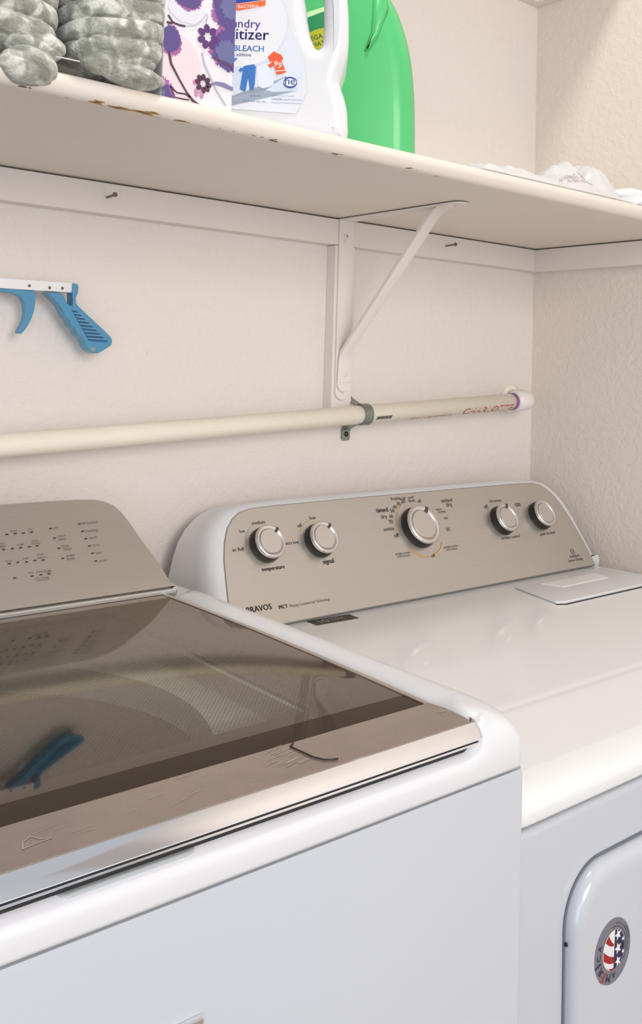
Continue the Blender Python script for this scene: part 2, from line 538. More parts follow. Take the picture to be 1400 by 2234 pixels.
shelf('wall_shelf', -2.6, -0.0005, -0.3405, -0.0005, ZS, ZS+0.0205, M_shelf, 'long cream painted wooden shelf with chipped rounded front edge, carrying the jugs and blankets')
shelf('wall_shelf', -2.6, -0.0005, -0.215, -0.0005, 1.9225, 1.942, M_trim, 'narrow upper cream painted shelf mounted above the jugs, near the top of the walls')

# ------------------------------------------------------------------ shelf bracket
br = empty('shelf_bracket', (-0.461, -T, 1.19), 'cream painted metal shelf bracket with a diagonal strut under the long shelf', 'bracket')
F_back = Fr((0, -T, 0), (1, 0, 0), (0, 0, 1))      # faces -y
x0, x1 = -0.4745, -0.4475
pl = [(x0, ZS-.001), (x0, 1.192)]
for k in range(0, 13):
    a = math.pi+math.pi*k/12
    pl.append(((x0+x1)/2+(x1-x0)/2*math.cos(a), 1.1875+.0135*math.sin(a)))
pl += [(x1, 1.192), (x1, ZS-.001)]
prism('wall_flange', pl, F_back, 0.0002, 0.0032, M_trim, br, bevel=.0008, seg=2)
F_under = Fr((0, 0, ZS), (1, 0, 0), (0, -1, 0))      # faces down
F_under.N = Vector((0, 0, -1))
pl = [(x0, T+.001), (x1, T+.001), (x1, 0.24)]
for k in range(1, 12):
    a = math.pi*k/12
    pl.append(((x0+x1)/2+(x1-x0)/2*math.cos(a), .240+.0135*math.sin(a)))
pl += [(x0, .24)]
prism('shelf_arm', pl, F_under, 0.0012, 0.0036, M_trim, br, bevel=.0008, seg=2)
# strut: a pressed channel from the arm end down to the flange foot
acc = ([], [])
A = Vector((-.461, -.205, ZS-.004)); B = Vector((-.461, -.0265, 1.243))
d = (B-A).normalized(); sN = d.cross(Vector((1, 0, 0))).normalized()
if sN.y > 0: sN = -sN
loops = []
foot = [A+Vector((0, -.026, .0005)), A+Vector((0, -.008, -.0005)), A+d*.012, B, B+Vector((0, .0015, -.012)), Vector((-.461, -.0245, 1.199))]
wid = [.0105, .0105, .0095, .0095, .0115, .0125]
for i, (p, w) in enumerate(zip(foot, wid)):
    t0 = foot[max(0, i-1)]; t1 = foot[min(len(foot)-1, i+1)]
    t = (t1-t0).normalized(); nn = t.cross(Vector((1, 0, 0))).normalized()
    if nn.y > 0 or (abs(nn.y) < .2 and nn.z > 0): nn = -nn
    th = .0035 if i in (2, 3) else .0016
    loops.append([p+Vector((-w, 0, 0))-nn*th, p+Vector((w, 0, 0))-nn*th, p+Vector((w, 0, 0))+nn*th*.6, p+Vector((w*.7, 0, 0))+nn*th, p+Vector((-w*.7, 0, 0))+nn*th, p+Vector((-w, 0, 0))+nn*th*.6])
v, f = loft(loops)
mk('strut', v, f, M_trim, br, bevel=.001, seg=2)
Ff = Fr((-.461, -.0235, 1.197), (1, 0, 0), (0, 0, 1))
pl = [(-.0122, .004)]+[(.0122*math.cos(math.pi+math.pi*k/12), .0-.0115+.0115+.0122*math.sin(math.pi+math.pi*k/12)*.9) for k in range(13)]+[(.0122, .004)]
prism('strut_foot', pl, Ff, -.001, .0016, M_trim, br, bevel=.0006, seg=2)


def screw(name, fr, a, b, r, m, parent, h=0.0, mark=True):
    v, f = lathe_vf([(r, h), (r, h+r*.25), (r*.8, h+r*.5), (r*.3, h+r*.62)], fr, a, b, 20)
    o = mk(name, v, f, m, parent, smooth=True)
    if mark:
        acc = ([], [])
        for q in (0.5, 0.5+math.pi/2):
            c, s_ = math.cos(q), math.sin(q)
            w, l = r*.13, r*.5
            add_prism(acc, [(a+c*l-s_*w, b+s_*l+c*w), (a-c*l-s_*w, b-s_*l+c*w), (a-c*l+s_*w, b-s_*l-c*w), (a+c*l+s_*w, b+s_*l-c*w)], fr, h+r*.5, h+r*.66)
        build('cross_slot', acc, M_galv, o, fix=True)
    return o


screw('screw', F_back, -.4625, 1.4125, .0040, M_trim, br, .003)
screw('screw', F_back, -.4640, 1.4040, .0028, M_trim, br, .003, False)
screw('screw', F_back, -.4610, 1.1865, .0036, M_trim, br, .003)
screw('rivet', F_back, -.4610, 1.2115, .0042, M_trim, br, .006, False)
screw('rivet', Fr((0, 0, ZS-.0032), (1, 0, 0), (0, 1, 0)), -.459, -.2380, .0034, M_trim, br, -.0021, False)

# ------------------------------------------------------------------ nails
for (x, z, lab) in ((-.8432, 1.4189, 'bare steel nail sticking out of the ledger left of the bracket, above the blue grabber'), (-.2481, 1.4203, 'bare steel nail sticking out of the ledger right of the bracket')):
    v, f = tube_vf([(x, -T+.004, z), (x, -T-.021, z+.0012)], .0013, 10)
    a = ([], []); add(a, (v, f))
    add(a, tube_vf([(x, -T-.0205, z+.0012), (x, -T-.0222, z+.0013)], [.0030, .0028], 14))
    o = build('nail', a, M_nail, smooth=False, fix=True)
    tag(o, lab, 'nail', 'nails in the shelf ledger')

# ------------------------------------------------------------------ pipe
P0 = Vector((-2.3, -.040, 1.0545)); P1 = Vector((-.0585, -.040, 1.1745))
dirp = (P1-P0).normalized()
pipe = empty('drain_pipe', (-0.5, -.040, 1.15), 'cream yellowed plastic pipe running along the back wall above the machines', 'pipe')
RP = .0134
tube('pipe_run', [P0, P0+dirp*1.0, P1-dirp*.02], RP, M_pvc, pipe, 40)
e0 = P1-dirp*.040
pts = [e0, P1-dirp*.022]
for k in range(0, 9):
    a = math.pi/2*k/8
    pts.append(P1-dirp*.018+dirp*(.020*math.sin(a))+Vector((0, 1, 0))*(.020*(1-math.cos(a))))
pts.append(Vector((pts[-1].x, 0.001, pts[-1].z)))
tube('elbow_fitting', pts, [.0168]*len(pts), M_pvc2, pipe, 40)
tube('primer_band', [e0-dirp*.008, e0+dirp*.0012], RP+.0006, M_purple, pipe, 40)
n_ = Fr((pts[-1].x, 0, pts[-1].z), (1, 0, 0), (0, 0, 1))
v, f = lathe_vf([(.0255, 0.0), (.0255, .002), (.016, .004)], n_, 0, 0, 32)
mk('wall_collar', v, f, M_pvc, pipe, smooth=True)
sl = (P1.z-P0.z)/(P1.x-P0.x)


def on_pipe(r):
    def fn(a, b):
        # a: x along the pipe, b: arc length below (-) or above the front line
        th = b/r
        z = P0.z+(a-P0.x)*sl
        return Vector((a, -.040-r*math.cos(th), z+r*math.sin(th)))
    return fn


acc = ([], [])
add_text(acc, 'CHARLOTTE', -.232, -.0165, .120, fn=on_pipe(RP+.0003), hs=.9)
add_text(acc, 'PVC-1120 ASTM D', -.345, -.0190, .090, fn=on_pipe(RP+.0003), hs=.8)
build('printed_name', acc, M_redprint, pipe)
acc = ([], [])
fnp = on_pipe(RP+.0003)
random.seed(8)
x = -.4205
while x < -.391:
    w = random.choice([.0006, .001, .0016])
    q = [fnp(x, -.0085), fnp(x+w, -.0085), fnp(x+w+.0012, -.0035), fnp(x+.0012, -.0035)]
    n = len(acc[0]); acc[0].extend(q); acc[1].append((n, n+1, n+2, n+3))
    x += w+random.choice([.0003, .0006])
build('printed_barcode', acc, M_print, pipe)

# pipe strap
st = empty('pipe_strap', (-.433, 0, 1.15), 'grey galvanised steel strap holding the plastic pipe to the wall beside the bracket foot', 'strap')
xs = -.4355; zc = P0.z+(xs-P0.x)*sl; ws = .0075
prof = []
for k in range(0, 25):
    a = math.radians(112)-math.radians(224)*k/24 if False else None
path = [(0.0, .036), (-.0016, .0355), (-.0016, .026), (-.008, .021)]
R = RP+.0016
for k in range(0, 21):
    a = math.radians(128-256*k/20)           # angle measured from -y direction
    path.append((-.040-R*math.cos(a), R*math.sin(a)))
path += [(-.008, -.021), (-.0016, -.026), (-.0016, -.037), (0.0, -.0375)]
inner = []
loops = []
for i, (y, z) in enumerate(path):
    p0 = path[max(0, i-1)]; p1 = path[min(len(path)-1, i+1)]
    t = Vector((0, p1[0]-p0[0], p1[1]-p0[1])).normalized(); nn = Vector((0, -t.z, t.y))
    c = Vector((xs, y, zc+z)); h = .0008
    loops.append([c+Vector((-ws, 0, 0))-nn*h, c+Vector((ws, 0, 0))-nn*h, c+Vector((ws, 0, 0))+nn*h, c+Vector((-ws, 0, 0))+nn*h])
v, f = loft(loops)
mk('band', v, f, M_galv, st, bevel=.0003, seg=1)
Fs = Fr((xs, -.0024, zc), (1, 0, 0), (0, 0, 1))
pl = rrect(-ws, ws, -.0405, -.020, .003, 5, 2)
prism('lower_tab', pl, Fs, 0, .0012, M_galv, st, bevel=.0003, seg=1)
screw('screw', Fs, 0, -.031, .0038, M_black, st, .0012, False)
pl = rrect(-ws*.45, ws*.45, .018, .037, .002, 5, 2)
prism('upper_tab', pl, Fs, 0, .0012, M_galv, st, bevel=.0003, seg=1)

# ------------------------------------------------------------------ reacher grabber
gr = empty('reacher_grabber', (-.93, -.03, 1.26), 'blue handled reacher grabber with a white metal bar, hanging flat against the back wall', 'grabber')
FG = Fr((0, -.020, 0), (1, 0, 0), (0, 0, 1))
bar = [(-1.62, 1.3033), (-.8889, 1.3113), (-.8885, 1.2995), (-1.62, 1.2915)]
prism('bar', bar[::-1], FG, 0.000, .0135, M_alu, gr, bevel=.0008, seg=2)
hd = [(-.889, 1.3108), (-.8833, 1.3098), (-.882, 1.3059), (-.8829, 1.2990), (-.8848, 1.2939), (-.8840, 1.287), (-.8791, 1.2824), (-.8610, 1.2683), (-.8427, 1.2539), (-.8375, 1.2490), (-.8364, 1.2450), (-.8373, 1.2405), (-.8463, 1.2345), (-.8540, 1.2305), (-.8590, 1.2303),
      (-.8652, 1.2325), (-.8704, 1.2378), (-.8728, 1.2440), (-.8755, 1.2480), (-.8804, 1.2502), (-.8822, 1.2535), (-.8840, 1.2580), (-.8894, 1.2605), (-.8910, 1.2640), (-.8930, 1.2680), (-.8979, 1.2717), (-.9000, 1.2765), (-.9046, 1.283), (-.9120, 1.2905), (-.9215, 1.2975),
      (-.9050, 1.2985), (-.8995, 1.2940), (-.8955, 1.2870), (-.8915, 1.2845), (-.8885, 1.2845), (-.8890, 1.2935), (-.8895, 1.2985)]
prism('handle', hd[::-1], FG, -.0005, .0165, M_blue, gr, bevel=.0012, seg=3)
h_obj = [c for c in gr.children if c.name.startswith('handle')][0]
# slanted grip ribs; slot shade and edge light put into the blues
acc = ([], []); acc2 = ([], [])
field = [(-.8905, 1.2815), (-.8830, 1.2815), (-.8460, 1.2525), (-.8405, 1.2475), (-.8430, 1.2450), (-.8690, 1.2450), (-.8705, 1.2500), (-.8760, 1.2550), (-.8790, 1.2610), (-.8850, 1.2660), (-.8880, 1.2720)]
slots = []
for i in range(9):
    t = i/8
    xl = -.8905+(.0215)*t; xr = -.8830+(.0395)*t
    z = 1.2795-.0325*t
    a = ([], [])
    add_prism(acc, [(xl+.0004, z), (xr-.0010, z-.0004), (xr+.0012, z-.0031), (xl+.0022, z-.0027)], FG, .0150, .01665)
    add_prism(acc2, [(xl, z+.0008), (xr-.002, z+.0002), (xr-.0012, z-.0006), (xl+.001, z)], FG, .0160, .0178)
build('grip_slots', acc, M_blue_shaded, gr, fix=True)
build('grip_ribs', acc2, mat('blue_plastic_edge_light', (0.16, 0.42, 0.66), .35), gr, fix=True)
v, f = lathe_vf([(.0028, .0150), (.0028, .0167)], FG, -.8608, 1.2352, 20)
mk('hang_hole', v, f, M_galv, gr)
tr = [(-1.05, 1.2985), (-.9722, 1.2985), (-.9592, 1.2990), (-.9330, 1.2985), (-.9319, 1.2940), (-.9316, 1.2881), (-.9324, 1.2776), (-.9345, 1.2690), (-.9385, 1.2600), (-.9430, 1.2530), (-.9463, 1.2495), (-.9490, 1.2495), (-.9503, 1.2514), (-.9465, 1.2590), (-.9438, 1.2660), (-.9428, 1.2745), (-.9444, 1.2840), (-.9500, 1.2915), (-.9590, 1.2943), (-.9720, 1.2950), (-1.05, 1.2950)]
prism('trigger', tr[::-1], FG, .0015, .0125, M_blue, gr, bevel=.001, seg=3)
for x_, z_ in ((-.9403, 1.3045), (-.9165, 1.3040), (-.9010, 1.3045)):
    screw('rivet', Fr((0, -.0335, 0), (1, 0, 0), (0, 0, 1)), x_, z_-.0006, .0017, M_nail, gr, 0, False)
jaw = [(-1.60, 1.309), (-1.60, 1.286), (-1.66, 1.276), (-1.71, 1.282), (-1.71, 1.287), (-1.66, 1.284), (-1.62, 1.297), (-1.66, 1.312), (-1.71, 1.309), (-1.71, 1.314), (-1.66, 1.320)]
prism('jaw', jaw, FG, .000, .012, M_blue, gr, bevel=.001, seg=2)

# ------------------------------------------------------------------ washer
WX0, WX1, WY0, WY1 = -1.490, -.7875, -.620, -.030
wa = empty('washing_machine', (-1.14, -.33, 0), 'white top loading washing machine with tinted glass lid and stainless rear console, on the left', 'washing machine')
# cabinet with a slightly bowed front
pl = rrect(WX0+.0008, WX1-.0008, WY0+.001, WY1, .007, 6, 4)
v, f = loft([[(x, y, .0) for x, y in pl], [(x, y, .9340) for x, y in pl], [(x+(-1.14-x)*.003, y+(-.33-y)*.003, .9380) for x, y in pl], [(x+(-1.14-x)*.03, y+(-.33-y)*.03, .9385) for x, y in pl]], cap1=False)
mk('cabinet', v, f, M_enamel_shaded, wa, smooth=True).modifiers.new('edges', 'EDGE_SPLIT').split_angle = math.radians(60)
pl = rrect(WX0+.008, WX1-.008, WY0+.008, WY1-.004, .01, 6, 4)
v, f = loft([[(x, y, .925) for x, y in pl], [(x, y, .9440) for x, y in pl]], cap0=False, cap1=False)
mk('seam_gasket', v, f, M_dark, wa)
prof = [(.004, .9400), (.0005, .9405), (0, .9425), (0, .9520), (.0008, .9600), (.003, .9675), (.007, .9740), (.013, .9788), (.020, .9815), (.028, .9825), (.035, .9818), (.042, .9800), (.0466, .9765), (.0475, .970), (.0475, .932)]
loops = []
for ins, z in prof:
    r = .012+1.3*ins if ins < .02 else max(.010, .038-(ins-.02)*1.5)
    L_ = []
    for x, y in rrect(WX0+ins, WX1-ins, WY0+ins, WY1-ins*.5, r, 16, 60):
        w = sm((-.824-x)/.022)*sm((x+1.454)/.026)*sm((-.545-y)/.02)
        zz = .9500+(z-.9500)*(1-.62*w) if z > .95 else z
        if y > -.19: zz = min(zz, .974)
        L_.append((x, y, zz))
    loops.append(L_)
v, f = loft(loops, cap0=False, cap1=False)
mk('top_deck', v, f, M_plastic, wa, smooth=True)
# tub ring and basket
cx, cy, cr = -1.105, -.335, .195
n = 96
outer = rrect(WX0+.03, WX1-.03, WY0+.03, -.06, .03, 10, 14)
M_ringp = mat('tub_ring_plastic', (0.93, 0.96, 0.92), .45)


def ray_rect(a):
    return None


outer.sort(key=lambda p: math.atan2(p[1]-cy, p[0]-cx))
lo = [(x, y, .929) for x, y in outer]
li = []
for x, y in outer:
    a = math.atan2(y-cy, x-cx); li.append((cx+cr*math.cos(a), cy+cr*math.sin(a), .931))
l2 = [(x, y, .905) for x, y, z in li]
l3 = [(cx+(x-cx)*1.06, cy+(y-cy)*1.06, .90) for x, y, z in li]
v, f = loft([lo, li, l2, l3], cap0=False, cap1=False)
mk('tub_ring', v, f, M_ringp, wa)
loops = []
for r_, z in ((cr*1.04, .90), (cr*1.04, .62), (cr*.9, .59), (.05, .585)):
    loops.append([(cx+r_*math.cos(2*math.pi*k/64), cy+r_*math.sin(2*math.pi*k/64), z) for k in range(64)])
v, f = loft(loops, cap0=False)
mk('basket', v, f, mat('basket_steel', (.32, .32, .31), .35, metal=.9), wa, smooth=True)


def zg(y):
    d = -.178-y
    return .9795+.02*d-.058*d*d


YF = -.5670; YE = -.6085


def crown(x, y):
    # the pane is slightly domed
    t = (-.182-y)/(-.182-YF)
    u = abs((x+1.142)/.302)
    return .0055*max(0, math.sin(math.pi*min(1, max(0, t))**1.15))*max(0, 1-u**4)


def xr_(y):
    return -.8375


lid = empty('lid', (0, 0, 0), None, None)
for k_ in ('label', 'category'):
    if k_ in lid: del lid[k_]
lid.parent = wa
lid.matrix_parent_inverse = Matrix.Translation(-wa.location)



def sheet(name, xa, xb, ya, yb, ztop, th, mats, parent, nx=24, ny=40, mat_top=0, mat_rest=1):
    vs = []; fs = []; mi = []
    for j in range(ny+1):
        y = ya+(yb-ya)*j/ny
        for i in range(nx+1):
            x = xa(y)+(xb(y)-xa(y))*i/nx
            vs.append((x, y, ztop(y)+(crown(x, y) if name == 'glass_pane' else 0)))
    n0 = len(vs)
    vs += [(x, y, z-th) for x, y, z in vs]
    W_ = nx+1
    for j in range(ny):
        for i in range(nx):
            a = j*W_+i
            fs.append((a, a+W_, a+W_+1, a+1)); mi.append(mat_top)
            fs.append((n0+a, n0+a+1, n0+a+W_+1, n0+a+W_)); mi.append(mat_rest)
    edge = [i for i in range(W_)]+[j*W_+nx for j in range(1, ny+1)]+[ny*W_+i for i in range(nx-1, -1, -1)]+[j*W_ for j in range(ny-1, 0, -1)]
    for k in range(len(edge)):
        a, b = edge[k], edge[(k+1) % len(edge)]
        fs.append((a, b, n0+b, n0+a)); mi.append(mat_rest)
    me = bpy.data.meshes.new(name)
    me.from_pydata(vs, [], fs)
    o = link(name, me, mats, parent, False)
    for p, m_ in zip(me.polygons, mi):
        p.material_index = m_; p.use_smooth = True
    bm = bmesh.new(); bm.from_mesh(me); bmesh.ops.recalc_face_normals(bm, faces=bm.faces); bm.to_mesh(me); bm.free()
    s_ = o.modifiers.new('edges', 'EDGE_SPLIT'); s_.split_angle = math.radians(40)
    return o


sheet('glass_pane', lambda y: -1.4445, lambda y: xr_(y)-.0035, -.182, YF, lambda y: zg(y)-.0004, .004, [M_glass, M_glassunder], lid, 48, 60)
# front band with its scratches, side strip
sheet('front_band', lambda y: -1.448, lambda y: xr_(y)+.003*min(1, max(0, (YF-y)/.012))-.003*max(0, (-y-.592)/.016)**2, YF, YE, zg, .009, [M_lidsteel, M_lidsteel], lid, 2, 10)
sheet('side_strip', lambda y: xr_(y)-.0045, lambda y: xr_(y), -.182, YF, lambda y: zg(y)+.0004, .006, [mat('tan_metal_strip', (.50, .44, .38), .3, metal=.7)]*2, lid, 1, 40)
sheet('inner_bezel', lambda y: -1.444, lambda y: xr_(y)-.020, -.5460, YF+.001, lambda y: zg(y)-.0046, .004, [M_black]*2, lid, 2, 4)
# chrome lip swept along the front and round the corner
prof = [(0, .0002), (.0015, .0000), (.0052, -.0040), (.0074, -.0085), (.0078, -.0094), (.0074, -.0102), (.0055, -.0106), (0, -.0106)]
XE = -.8365
path = [(-1.448, YE, (0, -1))]
for i in range(1, 40): path.append((-1.448+(XE+1.448)*i/40, YE, (0, -1)))
rc = .008
for k in range(0, 9):
    a = math.radians(-90+80*k/8)
    path.append((XE+rc*math.cos(a)*.6, YE+rc+rc*math.sin(a), (math.cos(a), math.sin(a))))
loops = []
for x, y, n2 in path:
    z = zg(YE)
    loops.append([(x+n2[0]*p*.8, y+n2[1]*p, z+h) for p, h in prof])
v, f = loft(loops)
for nm_, pr_, m_ in (('shadow_groove', [(0, -.0100), (.0050, -.0104), (.0050, -.0124), (0, -.0124)], M_dark), ('chrome_bead', [(0, -.0122), (.0062, -.0122), (.0068, -.0130), (.0060, -.0138), (0, -.0138)], M_chrome), ('lip_shadow_strip', [(0, -.0136), (.0030, -.0136), (.0030, -.0175), (0, -.0175)], M_dark)):  # black strips under the lip and bead stand in for the shade there
    lp_ = [[(x+n2[0]*p*.8, y+n2[1]*p, zg(YE)+h) for p, h in pr_] for x, y, n2 in path]
    v2, f2 = loft(lp_)
    mk(nm_, v2, f2, m_, lid)
o = mk('chrome_lip', v, f, M_chrome, lid, smooth=True)
s_ = o.modifiers.new('edges', 'EDGE_SPLIT'); s_.split_angle = math.radians(32)
o['label'] = 'polished chrome lip along the front of the lid'
# finger pocket below the lip
pl = rrect(-1.150, -1.062, -.6150, -.590, .010, 8, 4)
zz_ = .9598
v, f = loft([[(x, y, .945) for x, y in pl], [(x, y, zz_) for x, y in pl]])
mk('finger_pocket', v, f, mat('grey_pocket', (.42, .45, .45), .4), wa, bevel=.002)
# scratches and water marks on the band
acc = ([], [])
FT = Fr((0, 0, zg(-.585)+.0006), (1, 0, 0), (0, 1, 0))
random.seed(11)
for _ in range(20):
    a = random.gauss(-1.085, .035); b = random.uniform(-.598, -.570); l = random.uniform(.004, .022); an = random.gauss(.12, .12)
    w = .0001
    c, s1 = math.cos(an)*l, math.sin(an)*l
    q = [Vector((a, b-w, zg(b)+.0003)), Vector((a+c, b+s1-w, zg(b+s1)+.0003)), Vector((a+c, b+s1+w, zg(b+s1)+.0003)), Vector((a, b+w, zg(b)+.0003))]
    n = len(acc[0]); acc[0].extend(q); acc[1].append((n, n+1, n+2, n+3))
for _ in range(26):
    t = random.random(); a = -.985+random.gauss(0, .006); b = -.596+.028*t; l = .010
    q = [Vector((a, b-.0002, zg(b)+.0003)), Vector((a+l, b+.002, zg(b)+.0003)), Vector((a+l, b+.0024, zg(b)+.0003)), Vector((a, b+.0002, zg(b)+.0003))]
    n = len(acc[0]); acc[0].extend(q); acc[1].append((n, n+1, n+2, n+3))
for pl_ in ([(-1.157, -.594), (-1.1545, -.588), (-1.149, -.5845), (-1.1465, -.589), (-1.1405, -.592), (-1.148, -.5925), (-1.157, -.594)], [(-.8470, -.5835), (-.8415, -.5845), (-.8375, -.5850)], [(-.8440, -.5860), (-.8410, -.5835), (-.8395, -.5865)]):
    for p_, q_ in zip(pl_[:-1], pl_[1:]):
        t_ = (Vector(q_)-Vector(p_)).normalized()*.00032; nx_, ny_ = -t_.y, t_.x
        q = [Vector((a+sx_*nx_, b+sx_*ny_, zg(b)+.0003)) for a, b, sx_ in ((p_[0], p_[1], 1), (q_[0], q_[1], 1), (q_[0], q_[1], -1), (p_[0], p_[1], -1))]
        n = len(acc[0]); acc[0].extend(q); acc[1].append((n, n+1, n+2, n+3))
build('scuff_marks', acc, mat('pale_scuffs', (.44, .37, .325), .4), lid)
# a loose hair lying on the band
hp = [(-.9654, -.5690), (-.9705, -.5722), (-.9700, -.5770), (-.9690, -.5840), (-.9680, -.5920), (-.9650, -.5985), (-.9600, -.6020), (-.9560, -.6030)]
o = tube('hair_strand', [(x, y, zg(y)+.0007) for x, y in hp], .0005, M_black, None, 6)
tag(o, 'single short dark curved strand of hair lying on the front band of the washer lid', 'hair')

# rear console of the washer
kq = 1.0/math.sqrt(2)
FW = Fr((-1.14, -.178, .984), (1, 0, 0), (0, kq, kq))
half = [(.3195, -.006), (.3189, .000), (.3165, .012), (.3135, .025), (.3085, .045), (.3014, .0666), (.2958, .088), (.2909, .1016), (.2840, .1128), (.2746, .1195), (.2621, .1235), (.2400, .1252), (.2067, .1257)]
out = half+[(-a, b) for a, b in half[::-1]]


def outset(poly, ca, cb, d):
    """shrink a poly towards its inside by about d"""
    r = []
    n = len(poly)
    for i in range(n):
        p0 = Vector(poly[i-1]); p1 = Vector(poly[i]); p2 = Vector(poly[(i+1) % n])
        t = (p2-p0).normalized(); nn = Vector((-t.y, t.x))
        r.append((p1.x+nn.x*d, p1.y+nn.y*d))
    return r


def sgn_area(p):
    return sum(p[i][0]*p[(i+1) % len(p)][1]-p[(i+1) % len(p)][0]*p[i][1] for i in range(len(p)))/2


def console(name, poly, fr, levels, yback, m, parent, droop=.5):
    if sgn_area(poly) < 0: poly = poly[::-1]
    loops = []
    b0 = [fr.p(a, b, 0) for a, b in poly]
    # back loop on the wall side
    loops.append([Vector((p.x, yback, max(p.z-droop*abs(yback-p.y), .93 if fr.O.z > .95 else .91))) for p in b0])
    for ins, h in levels:
        q = outset(poly, 0, 0, ins)
        loops.append([fr.p(a, b, h) for a, b in q])
    v, f = loft(loops)
    o = mk(name, v, f, m, parent, smooth=True)
    s_ = o.modifiers.new('edges', 'EDGE_SPLIT'); s_.split_angle = math.radians(38)
    return o


wc = console('console', out, FW, [(0, -.010), (.0008, -.004), (.003, -.0008), (.007, 0)], -.035, M_steel2, wa, .75)
# light steel lip under the console
box('console_lip', -1.455, -.8245, -.1845, -.170, .9790, .9835, mat('pale_steel_lip', (.78, .77, .74), .25, metal=.7), wa, bevel=.001)
WT = {
 'lid locked': (0.2376, 0.0897, 0.2553), 'sensing': (0.2387, 0.0795, 0.2528), 'wash': (0.2397, 0.0705, 0.2489), 'rinse': (0.241, 0.0611, 0.2489), 'spin': (0.2416, 0.0512, 0.2486), 'done': (0.2427, 0.0414, 0.2509),
 'oxi': (0.205, 0.0872, 0.2102), 'extra': (0.2061, 0.0767, 0.2149), 'rinse ': (0.2065, 0.0726, 0.2147), 'deep': (0.2075, 0.0639, 0.2155), 'clean': (0.2079, 0.0599, 0.2168), 'audio': (0.2091, 0.0519, 0.2183), 'level': (0.209, 0.048, 0.2167),
 'warm': (0.1587, 0.0881, 0.167), 'hot': (0.178, 0.0883, 0.1826), 'med': (0.1617, 0.0711, 0.1681), 'extra ': (0.1778, 0.0742, 0.1853), 'heavy': (0.1779, 0.0708, 0.1863), 'light': (0.1434, 0.0712, 0.1504), 'extra  ': (0.1434, 0.0749, 0.1504),
 'norm': (0.1455, 0.054, 0.1526), 'med ': (0.1633, 0.0544, 0.169), 'max': (0.1797, 0.0573, 0.1862), 'extract': (0.1783, 0.0536, 0.1882), 'low': (0.1656, 0.0375, 0.1703), 'med  ': (0.1736, 0.0374, 0.1798), 'high': (0.1815, 0.0369, 0.1886), 'auto sensing': (0.1699, 0.0305, 0.1846), 'water level': (0.1712, 0.0282, 0.1841)}
acc = ([], [])
for s_t, (a, b, a1) in WT.items():
    add_text(acc, s_t.strip(), a, b-.0006, a1-a, FW, .0006)
# columns further left, outside this view
for dx in (.12, .24, .36):
    for s_t in ('warm', 'hot', 'med', 'heavy', 'extract'):
        a, b, a1 = WT[s_t]; add_text(acc, s_t, a-dx, b, a1-a, FW, .0006)
build('printed_words', acc, M_greyprint, wc if False else wa)
acc = ([], [])
for a, b in [(0.2345, 0.09), (0.2353, 0.0804), (0.2362, 0.0709), (0.2375, 0.0615), (0.2382, 0.0522), (0.2389, 0.0425), (0.2015, 0.0875), (0.2027, 0.0753), (0.2037, 0.0627), (0.2047, 0.0502), (0.1547, 0.0852), (0.1633, 0.0854), (0.1718, 0.085), (0.1806, 0.0852), (0.1473, 0.0678), (0.1562, 0.0679), (0.1647, 0.0679), (0.1738, 0.068), (0.182, 0.0681), (0.1489, 0.0509), (0.1578, 0.0514), (0.1666, 0.0508), (0.1753, 0.0513), (0.1838, 0.0507), (0.1504, 0.0343), (0.168, 0.034), (0.177, 0.0343), (0.1856, 0.0342)]:
    add_prism(acc, [(a-.0015, b-.0005), (a+.0015, b-.0005), (a+.0015, b+.0005), (a-.0015, b+.0005)], FW, .0, .0006)
build('indicator_windows', acc, M_print, wa, fix=True)
# chrome badge low on the front
bx = -1.0631
o = box('badge', bx-.11, bx, -.6232, -.6188, .866-.012, .8752, M_chrome, wa, bevel=.001)
box('badge_field', bx-.107, bx-.003, -.6238, -.6225, .857, .8722, M_black, wa)

# ------------------------------------------------------------------ dryer
DX0, DX1, DY0, DY1 = -.7835, -.006, -.600, -.030
dr = empty('dryer', (-.387, -.32, 0), 'white clothes dryer with five silver dials on its console, on the right beside the wall', 'dryer')
pl = rrect(DX0+.001, DX1-.001, DY0+.0005, DY1, .007, 6, 4)
v, f = loft([[(x, y, .0) for x, y in pl], [(x, y, .8775) for x, y in pl]])
mk('cabinet', v, f, M_enamel_shaded, dr, bevel=.006, seg=4)
pl = rrect(DX0+.008, DX1-.008, DY0+.008, DY1-.004, .008, 6, 4)
v, f = loft([[(x, y, .870) for x, y in pl], [(x, y, .884) for x, y in pl]])
mk('seam_gasket', v, f, M_dark, dr)


def front_drop(y):
    d = 0.0
    if y < -.492: d += (-.492-y)*.115
    if y < -.568:
        t = min(1, (-.568-y)/.032)
        d += .0125*(1-math.sqrt(max(0, 1-t*t)))
    d += .0011*math.exp(-((y+.491)/.0035)**2)
    return d


prof = [(.004, .8805), (.0006, .8810), (0, .8830), (0, .8890), (.0006, .8955), (.003, .9035), (.007, .9090), (.012, .9125), (.019, .9143), (.028, .9150)]
loops = []
for ins, z in prof:
    L_ = []
    for x, y in rrect(DX0+ins, DX1-ins, DY0+ins, DY1-ins*.3, max(.022-ins*.6, .005), 12, 60):
        fd = front_drop(y)
        zz = z if z < .889 else min(z, .915-fd)
        L_.append((x, y, zz))
    loops.append(L_)
# inner surface as a grid is approximated with further shrinking loops
for s in (.06, .09, .105, .11, .118, .13, .16, .20, .27):
    L_ = []
    for x, y in rrect(DX0+s, DX1-s, DY0+min(s, .27), DY1-min(s, .27), .004, 12, 60):
        L_.append((x, y, .915-front_drop(y)))
    loops.append(L_)
vs, fs = loft(loops[:10], cap0=False, cap1=False)
acc = ([], []); add(acc, (vs, fs))
